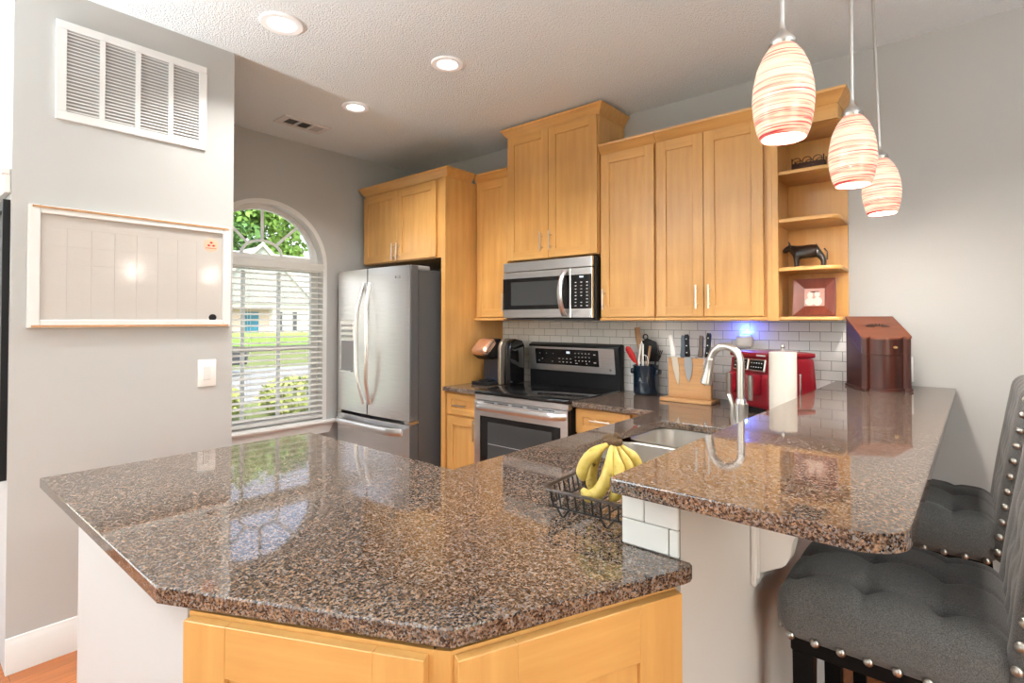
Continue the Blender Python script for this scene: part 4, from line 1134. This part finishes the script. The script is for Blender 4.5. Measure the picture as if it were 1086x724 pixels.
# ================================================================== bar stools
nail_proto = []
def nail(parent, p, nrm):
    if not nail_proto:
        b = B(); b.lathe([(.0105, 0), (.0100, .003), (.0075, .006), (.004, .0078), (.0005, .0083)], n=12); o = b.build('nail_head', nail_m, parent); nail_proto.append(o)
    else:
        o = nail_proto[0].copy(); C.objects.link(o); o.parent = parent
    o.location = p; o.rotation_mode = 'QUATERNION'; o.rotation_quaternion = Vector(nrm).to_track_quat('Z', 'Y')
def stool(label, x, y):
    o = thing('bar_stool', label, 'bar stool', (x, y, 0), 0, 'tufted bar stools under the bar')
    hx_, hy_ = .21, .23
    ty = [-.155, 0, .155]; tx = [-.18, -.04, .10]
    def seatfn(p):
        q = p.copy()
        zt = (p.z + .07)/.14
        k = 1 + .045*math.sin(PI*max(0, min(1, zt)))
        q.x *= k; q.y *= k
        if p.z > 0.02:
            w_ = min(1, (p.z-.02)/.045)
            dome = .03*max(0, 1-(p.x/.23)**2)*max(0, 1-(p.y/hy_)**2)
            cr = 0
            for a in tx:
                for c in ty: cr += .02*math.exp(-((p.x-a)**2 + (p.y-c)**2)/.0008)
            lx = min(abs(p.x-a) for a in tx); ly = min(abs(p.y-c) for c in ty)
            cr += .006*math.exp(-(lx/.012)**2) + .006*math.exp(-(ly/.012)**2)
            q.z += w_*(dome - cr + .006)
        return q
    b = B(); b.rbox((0, 0, .672), (.213, hy_, .07), .045, 60, fn=seatfn); b.build('seat', fabric, o, ang=180)
    b = B(); b.box(-hx_+.02, hx_-.02, -hy_+.02, hy_-.02, .575, .62, 0, .003); b.build('seat_rail', leg_black, o)
    # backrest : padded slab leaning back, wrapping slightly round the sitter
    def backfn(p):
        q = p.copy()
        z = p.z; wrap = -.015*(abs(p.y)/.25)**2.2
        lean = .075*((z+.26)/.52)**1.2 if z > -.26 else 0
        if p.x < 0:
            w_ = min(1, -p.x/.03)
            cr = 0
            for k, zz in enumerate((-.14, -.02, .10, .2)):
                for a in ((-.15, -.05, .05, .15) if k % 2 == 0 else (-.1, 0, .1)):
                    cr += .018*math.exp(-((p.y-a)**2 + (z-zz)**2)/.0010)
            q.x += w_*(cr - .012*math.cos(p.y/.25*PI/2))
            for a in (-.15, -.05, .05, .15): q.x += w_*.006*math.exp(-((p.y-a)/.014)**2)
        q.x += lean + wrap
        return q
    b = B(); b.rbox((.258, 0, .90), (.052, .245, .285), .04, 40, fn=backfn); b.build('backrest', fabric, o, ang=180)
    # legs
    for sx, sy in ((-1, -1), (-1, 1), (1, -1), (1, 1)):
        b = B(); xx = sx*(hx_-.045) + (.0 if sx < 0 else .01); yy = sy*(hy_-.05)
        b.tube([(xx, yy, .60), (xx + (.0 if sx < 0 else .05), yy, 0)], [.032, .026], 4, up=(1, 1, 0)); b.build('leg', leg_black, o)
    b = B(); b.box(-.185, -.155, -.17, .17, .2, .225, 0, .003); b.box(-.17, .2, -.19, -.17, .26, .285, 0, .003); b.box(-.17, .2, .17, .19, .26, .285, 0, .003); b.build('foot_rest', leg_black, o)
    n = 8
    for i in range(n):
        x_ = -.185 + .37*i/(n-1); yb_ = hy_*1.012
        nail(o, (x_, -yb_, .622), (0, -1, .1)); nail(o, (x_, yb_, .622), (0, 1, .1))
    for i in range(8):
        y_ = -.19 + .38*i/7; nail(o, (-hx_*1.012, y_, .622), (-1, 0, .1))
    for i in range(11):
        z = -.24 + .48*i/10; lean = .075*((z+.26)/.52)**1.2
        for s in (-1, 1): nail(o, (.258 + lean - .015 - .052 + .018, s*.2455, .90+z), (0, s, 0))
    return o
stool('tufted grey linen bar stool nearest the camera, under the bar corner', -.155, 1.665)
stool('tufted grey linen bar stool farther away, beside the back wall', -.155, 2.505)

# ================================================================== planner board, grille, vents
pbx = thing('planner_board', 'large white-framed dry-erase calendar board on the grey wall', 'whiteboard', (XV+.0005, .76, 1.6), PI/2)
PW, PH = .387, .25
b = B()
def frame_side(b, x0, x1, z0, z1, mi=0): b.box(x0, x1, -.022, 0, z0, z1, mi, .003)
frame_side(b, -PW, -PW+.038, -PH, PH); frame_side(b, PW-.038, PW, -PH, PH); frame_side(b, -PW+.0385, PW-.0385, PH-.034, PH); frame_side(b, -PW+.0385, PW-.0385, -PH, -PH+.034)
b.build('frame', white_paint, pbx)
for z in (PH-.012, -PH+.003): b = B(); b.box(-PW+.012, PW-.012, -.026, -.0215, z, z+.009); b.build('wood_strip', oak_trim, pbx)
b = B(); b.box(-PW+.036, PW-.036, -.010, -.001, -PH+.032, PH-.032); b.build('writing_surface', board_m, pbx)
b = B()
gx0, gx1, gz0, gz1 = -PW+.042, PW-.155, -PH+.04, PH-.085
for i in range(8): x = gx0 + (gx1-gx0)*i/7; b.box(x-.0006, x+.0006, -.0108, -.0095, gz0, gz1 + (0 if i else 0))
for j in range(6): z = gz0 + (gz1-gz0)*j/5; b.box(gx0, gx1, -.0108, -.0095, z-.0006, z+.0006)
for i in range(7): x = gx0 + (gx1-gx0)*(i+.5)/7; b.box(x-.018, x+.018, -.0108, -.0095, gz1+.012, gz1+.0145)
b.box(PW-.11, PW-.075, -.0108, -.0095, -.01, -.008); b.box(PW-.075, PW-.05, -.0108, -.0095, -.185, -.183)
b.build('calendar_grid', line_m, pbx)
b = B(); Mx = Matrix.Rotation(PI/2, 4, 'X')
b.lathe([(.0001, 0), (.033, 0), (.033, .001), (.0001, .001)], (.296, -.0103, .155), 28, M=Mx)
for dx, dz in ((0, .012), (-.011, -.002), (.011, -.002)):
    q = [b.bm.verts.new((.296+dx+ox, -.0122, .155+dz+oz)) for ox, oz in ((-.009, 0), (0, -.006), (.009, 0), (0, .006))]
    f = b.bm.faces.new(q); f.material_index = 1
b.box(.272, .32, -.0122, -.0112, .138, .1405, 1)
b.build('round_logo', [sticker_m, sticker_red], pbx)
mg = B(); mg.lathe([(.0001, 0), (.017, 0), (.017, .006), (.014, .009), (.0001, .0095)], (XV+.0112, 1.065, 1.396), 20, M=Matrix.Rotation(PI/2, 4, 'Y'))
tag(mg.build('magnet', black_plastic), 'round black magnet stuck low on the planner board', 'magnet')

gr = thing('return_grille', 'white four-bay return air grille high on the left wall', 'vent', (XV+.0005, .742, 2.427), PI/2)
GW, GH = .288, .207
b = B()
b.box(-GW, GW, -.012, 0, GH-.035, GH, 0, .002); b.box(-GW, GW, -.012, 0, -GH, -GH+.035, 0, .002)
b.box(-GW, -GW+.034, -.012, 0, -GH+.035, GH-.035); b.box(GW-.034, GW, -.012, 0, -GH+.035, GH-.035)
bays = []
wb = (2*GW - .068 - 3*.02)/4
for i in range(4):
    x0 = -GW + .034 + i*(wb+.02); bays.append((x0, x0+wb))
    if i: b.box(x0-.02, x0, -.012, 0, -GH+.035, GH-.035)
b.build('frame', vent_white, gr)
b = B(); b.box(-GW+.03, GW-.03, -.002, -.0005, -GH+.03, GH-.03); b.build('backing', vent_dark, gr)
for x0, x1 in bays:
    b = B()
    for j in range(24):
        z = -GH+.042 + j*(2*GH-.084)/23
        b.prism([(-.0105, z-.004), (-.0095, z-.0045), (-.0025, z+.003), (-.0035, z+.0038)], x0, x1, lambda u, v, w_: (w_, u, v))
    b.build('louvre', vent_white, gr)

cv = thing('ceiling_vent', 'white rectangular air register on the ceiling left of the cabinets', 'vent', (-3.555, 1.90, ZC-.0005))
b = B(); b.holed([(-.088, -.17), (.088, -.17), (.088, .17), (-.088, .17)], [[(-.055, -.125), (.055, -.125), (.055, -.045), (-.055, -.045)], [(-.055, -.03), (.055, -.03), (.055, .05), (-.055, .05)], [(-.055, .065), (.055, .065), (.055, .135), (-.055, .135)]], -.010, 0, lambda u, v, w_: (u, v, w_)); b.build('frame', vent_white, cv, smooth=False)
b = B(); b.box(-.06, .06, -.13, .055, -.002, -.0005); b.build('duct_opening', duct_dark, cv)
b = B()
for k, (y0, y1) in enumerate(((-.125, -.045), (-.03, .05), (.065, .135))):
    for j in range(7):
        y = y0 + (j+.5)*(y1-y0)/7; t = .0045 if k < 2 else -.0045
        b.prism([(y-t-.0006, -.009), (y-t+.0006, -.009), (y+t+.0006, -.003), (y+t-.0006, -.003)], -.055, .055, lambda u, v, w_: (w_, u, v))
b.build('louvre', mat('louvre_grey', (.5, .5, .5), .5), cv)
b = B(); b.box(-.056, .056, .064, .136, -.0035, -.001); b.build('louvre_plate', vent_white, cv)

# ================================================================== recessed ceiling lights
CAN_W = 11
def can(x, y, r, label):
    o = thing('recessed_light', label, 'ceiling light', (x, y, ZC-.0005))
    b = B(); b.lathe([(r*.62, -.004), (r*.68, -.010), (r*.96, -.010), (r, -.004), (r, 0), (r*.62, 0)], n=40, cap=False); b.build('trim_ring', can_trim_glow, o)
    b = B(); b.lathe([(.0005, -.0035), (r*.62, -.0035), (r*.64, -.001), (.0005, -.001)], n=40); b.build('lens', can_white, o)
    lamp('can_light', 'AREA', (0, 0, -.014), CAN_W, (0, 0, 0), (1, .97, .93), r*1.1, parent=o, spread=125)
can(-2.415, 1.185, .095, 'largest recessed ceiling light, nearest the return grille wall')
can(-2.122, 1.95, .085, 'recessed ceiling light closest to the tall microwave cabinet')
can(-3.005, 1.965, .085, 'recessed ceiling light beside the ceiling air register')

# ================================================================== pendants over the bar
PEND_W = 20
def pendant(label, x, y, zb, dx=0, dy=0):
    o = thing('pendant_light', label, 'pendant light', (x, y, zb), 0, None)
    o.rotation_euler = (dy, dx, 0)
    prof = [(.050, .0), (.058, .02), (.065, .055), (.068, .09), (.066, .125), (.058, .165), (.045, .197), (.030, .218), (.024, .225)]
    inner = [(r_-.003, z) for r_, z in prof[::-1]]
    b = B(); b.lathe(prof + inner, n=40, cap=False); b.build('shade', shade_m, o)
    b = B(); b.ball((0, 0, .075), (.032, .032, .042)); bu = b.build('bulb', lamp_white, o)
    b = B(); b.lathe([(.049, .002), (.0005, .0021)], n=32, cap=False); b.build('diffuser', lamp_white, o) if False else b.bm.free()
    b = B(); b.lathe([(.027, .219), (.030, .226), (.028, .236), (.020, .246), (.012, .256), (.008, .262), (.0065, .275)], n=24); b.build('socket_cap', nickel, o)
    top = ZC - zb - .001
    b = B(); b.tube([(0, 0, .26), (0, 0, top-.035)], .0058, 10); b.build('rod', nickel, o)
    b = B(); b.lathe([(.006, top-.05), (.012, top-.04), (.055, top-.03), (.062, top-.018), (.062, top-.004), (.05, top-.001)], n=28); b.build('canopy', nickel, o)
    lamp('pendant_bulb_light', 'POINT', (0, 0, .012), PEND_W, col=(1, .9, .8), size=.03, parent=o)
pendant('red-swirled glass pendant light, the largest and nearest of three', -.335, 1.385, 1.812)
pendant('red-swirled glass pendant light hanging in the middle of three', -.283, 2.01, 1.812)
pendant('red-swirled glass pendant light farthest along the bar, nearest the wall', -.268, 2.62, 1.812, dx=math.radians(-1.6), dy=math.radians(0))
# ================================================================== outside the window
GZ = -.3
grass = mat('lawn_grass', (.15, .18, .055), .9, bump=(3, 1, .05))
asphalt = mat('asphalt', (.26, .26, .27), .9)
concrete = mat('concrete', (.6, .6, .57), .9)
b = B(); b.box(-90, XW-.6, -30, 80, GZ-.5, GZ-.02); struct(b.build('ground', grass))
def band(name, d0, d1, m, z):  # street bands run parallel to the house row
    b = B(); b.box(-d1, -d0, -30, 80, GZ-.019, z); struct(b.build(name, m))
band('trim_sidewalk', 5.2, 7.2, concrete, GZ)
band('trim_street', 11.5, 19, asphalt, GZ+.002)
brick_m = None
def make_brick():
    m, t, p = new_mat('house_brick')
    mp = mapped(t, (1, 1, 1), (-PI/2, 0, PI/2)); br = t.nodes.new('ShaderNodeTexBrick'); br.inputs['Scale'].default_value = 1
    br.inputs['Brick Width'].default_value = .3; br.inputs['Row Height'].default_value = .1; br.inputs['Mortar Size'].default_value = .012
    br.inputs['Color1'].default_value = (.42, .17, .10, 1); br.inputs['Color2'].default_value = (.5, .24, .15, 1); br.inputs['Mortar'].default_value = (.5, .42, .36, 1)
    t.links.new(mp.outputs[0], br.inputs['Vector']); t.links.new(br.outputs[0], p.inputs['Base Color']); p.inputs['Roughness'].default_value = .9
    return m
roof_m = mat('shingle_roof', (.27, .29, .29), .9, bump=(8, 1, .06))
siding = mat('siding', (.75, .74, .72), .7)
teal = mat('teal_door', (.03, .16, .24), .5)
shutter = mat('shutter', (.06, .065, .075), .6)
hs = thing('house', 'grey-roofed neighbour house with brick and white walls seen through the window', 'house', (-38, 13, GZ))
# local: facade at x=0 facing +x, runs along y
b = B(); b.box(-8, 0, -9, 4.85, 0, 2.9); b.build('brick_wall', make_brick(), hs)
b = B(); b.box(-8, .6, 4.85, 14, 0, 2.9); b.build('siding_wall', siding, hs)
b = B(); b.prism([(.9, 2.75), (.9, 2.95), (-4.3, 7.0), (-9, 2.95), (-9, 2.75)], -10, 15, lambda u, v, w_: (u, w_, v)); b.build('roof', roof_m, hs)
b = B(); b.prism([(-.3, 2.8), (7.9, 2.8), (3.8, 6.8)], -5, 1.2, lambda u, v, w_: (w_, u, v)); b.build('gable_roof', roof_m, hs)
b = B()
b.tube([(1.3, 8.1, 2.75), (1.3, 3.8, 6.9), (1.3, -.5, 2.75)], .16, 4); b.build('gable_trim', siding, hs)
b = B(); b.box(.85, 1.05, -10, 15, 2.6, 2.95); b.build('eave_trim', siding, hs)
for y0, y1 in ((5.2, 5.5), (6.3, 6.6)):
    b = B(); b.box(.6, .66, y0, y1, .9, 2.3); b.build('shutter', shutter, hs)
b = B(); b.box(.6, .65, 5.52, 6.28, .9, 2.3); b.build('window', mat('house_window', (.45, .5, .52), .2), hs)
b = B(); b.box(0, .06, 3.2, 4.1, 0, 2.3); b.build('front_door', teal, hs)
b = B(); b.box(0, .05, -.5, 1.1, .7, 2.2); b.build('window', mat('house_window_b', (.6, .62, .62), .2), hs)

def leafy(b, c, r, n, leaf=.22, mi=0):
    for _ in range(n):
        u, v = random.random()*2*PI, random.uniform(-1, 1); k = random.uniform(.75, 1.05)
        d = Vector((math.cos(u)*math.sqrt(1-v*v), math.sin(u)*math.sqrt(1-v*v), v))
        p = Vector(c) + Vector((d.x*r[0], d.y*r[1], d.z*r[2]))*k
        a = Vector((random.gauss(0, 1), random.gauss(0, 1), random.gauss(0, 1))).normalized(); e = d.cross(a).normalized()
        s = leaf*random.uniform(.6, 1.3)
        a = (d*.5 + a).normalized(); e = a.cross(Vector((random.gauss(0, 1), random.gauss(0, 1), random.gauss(0, 1)))).normalized(); f = a.cross(e)
        q = [b.bm.verts.new(p + e*s), b.bm.verts.new(p + f*s*.6), b.bm.verts.new(p - e*s), b.bm.verts.new(p - f*s*.6)]
        fc_ = b.bm.faces.new(q); fc_.material_index = mi
leaf_light = mat('leaf_light', (.42, .55, .08), .7); leaf_mid = mat('leaf_mid', (.2, .36, .08), .7); leaf_dark = mat('leaf_dark', (.08, .18, .05), .8)
bark = mat('bark', (.12, .08, .05), .9)
def tree(x, y, h, r, m, m2, label):
    t = thing('tree', label, 'tree', (x, y, GZ), 0, 'trees behind the neighbour house')
    b = B(); b.tube([(0, 0, 0), (.1, .1, h*.45), (0, .2, h*.8)], [.35, .26, .12], 8); b.build('trunk', bark, t)
    b = B()
    for k in range(11):
        a = random.random()*2*PI; rr = random.random()**.6*r*.75; zz = h*(.45 + .45*random.random())
        s = r*random.uniform(.32, .5)
        leafy(b, (rr*math.cos(a), rr*math.sin(a), zz), (s, s, s*.8), 420, .34, 0 if random.random() < .65 else 1)
    leafy(b, (0, 0, h*.7), (r*.75, r*.75, h*.28), 900, .34)
    b.build('crown', [m, m2], t, smooth=False, recalc=False)
tree(-53, 12.5, 16.5, 5.4, leaf_light, leaf_mid, 'light green leafy tree behind the house roof, left in the arched pane')
tree(-53, 25, 16.5, 5.2, leaf_mid, leaf_dark, 'darker green tree behind the house roof, right in the arched pane')
tree(-66, 18, 22, 8.0, leaf_mid, leaf_light, 'tall mid-green tree farther behind the neighbour house')
tree(-53, 36, 15, 4.8, leaf_dark, leaf_mid, 'dark green tree at the right edge of the arched pane')
tree(-53, 1, 15, 4.8, leaf_mid, leaf_light, 'green tree at the left edge of the arched pane')
hd_ = thing('hedge', 'clipped green hedge in front of the neighbour house', 'hedge', (-34, 14, GZ))
b = B(); b.rbox((0, 0, .45), (.6, 9, .45), .2, 10)
for k in range(36): leafy(b, (0, -9+.5*k, .45), (.66, .5, .5), 60, .12)
b.build('foliage', leaf_mid, hd_, smooth=False, recalc=False)
car = thing('car', 'dark grey car parked on the street outside the window', 'car', (-17.5, 5.1, GZ), 0)
cp_m = mat('car_paint', (.05, .055, .065), .2, .3, coat=.8)
b = B(); b.prism([(-2.1, .35), (2.1, .35), (2.15, .75), (1.9, .9), (.9, .98), (.3, 1.4), (-1.0, 1.42), (-1.7, 1.0), (-2.1, .95)], -.85, .85, lambda u, v, w_: (w_, u, v), bev=.08, seg=2); b.build('body', cp_m, car)
b = B(); b.prism([(.75, .98), (.27, 1.33), (-.95, 1.35), (-1.5, 1.0)], -.86, .86, lambda u, v, w_: (w_, u, v)); b.build('window_glass', black_gloss, car)
for y in (-1.3, 1.3):
    for x in (-.78, .78):
        b = B(); b.lathe([(.001, -.1), (.33, -.1), (.34, -.06), (.34, .06), (.33, .1), (.001, .1)], (x, y, .34), 20, M=Matrix.Rotation(PI/2, 4, 'Y')); b.build('wheel', black_plastic, car)
for k, y in enumerate((3.4, 5.0, 6.6)):
    s_h = thing('shrub', ('low yellow-green shrub on the lawn outside, ' + ('leftmost of three', 'middle of three', 'rightmost of three')[k]), 'shrub', (-9.6, y, GZ), 0, 'shrubs outside the window')
    b = B(); leafy(b, (0, 0, .3), (.55, .62, .33), 700, .08); b.build('foliage', mat('shrub_leaf', (.32, .36, .12), .8), s_h, smooth=False, recalc=False)
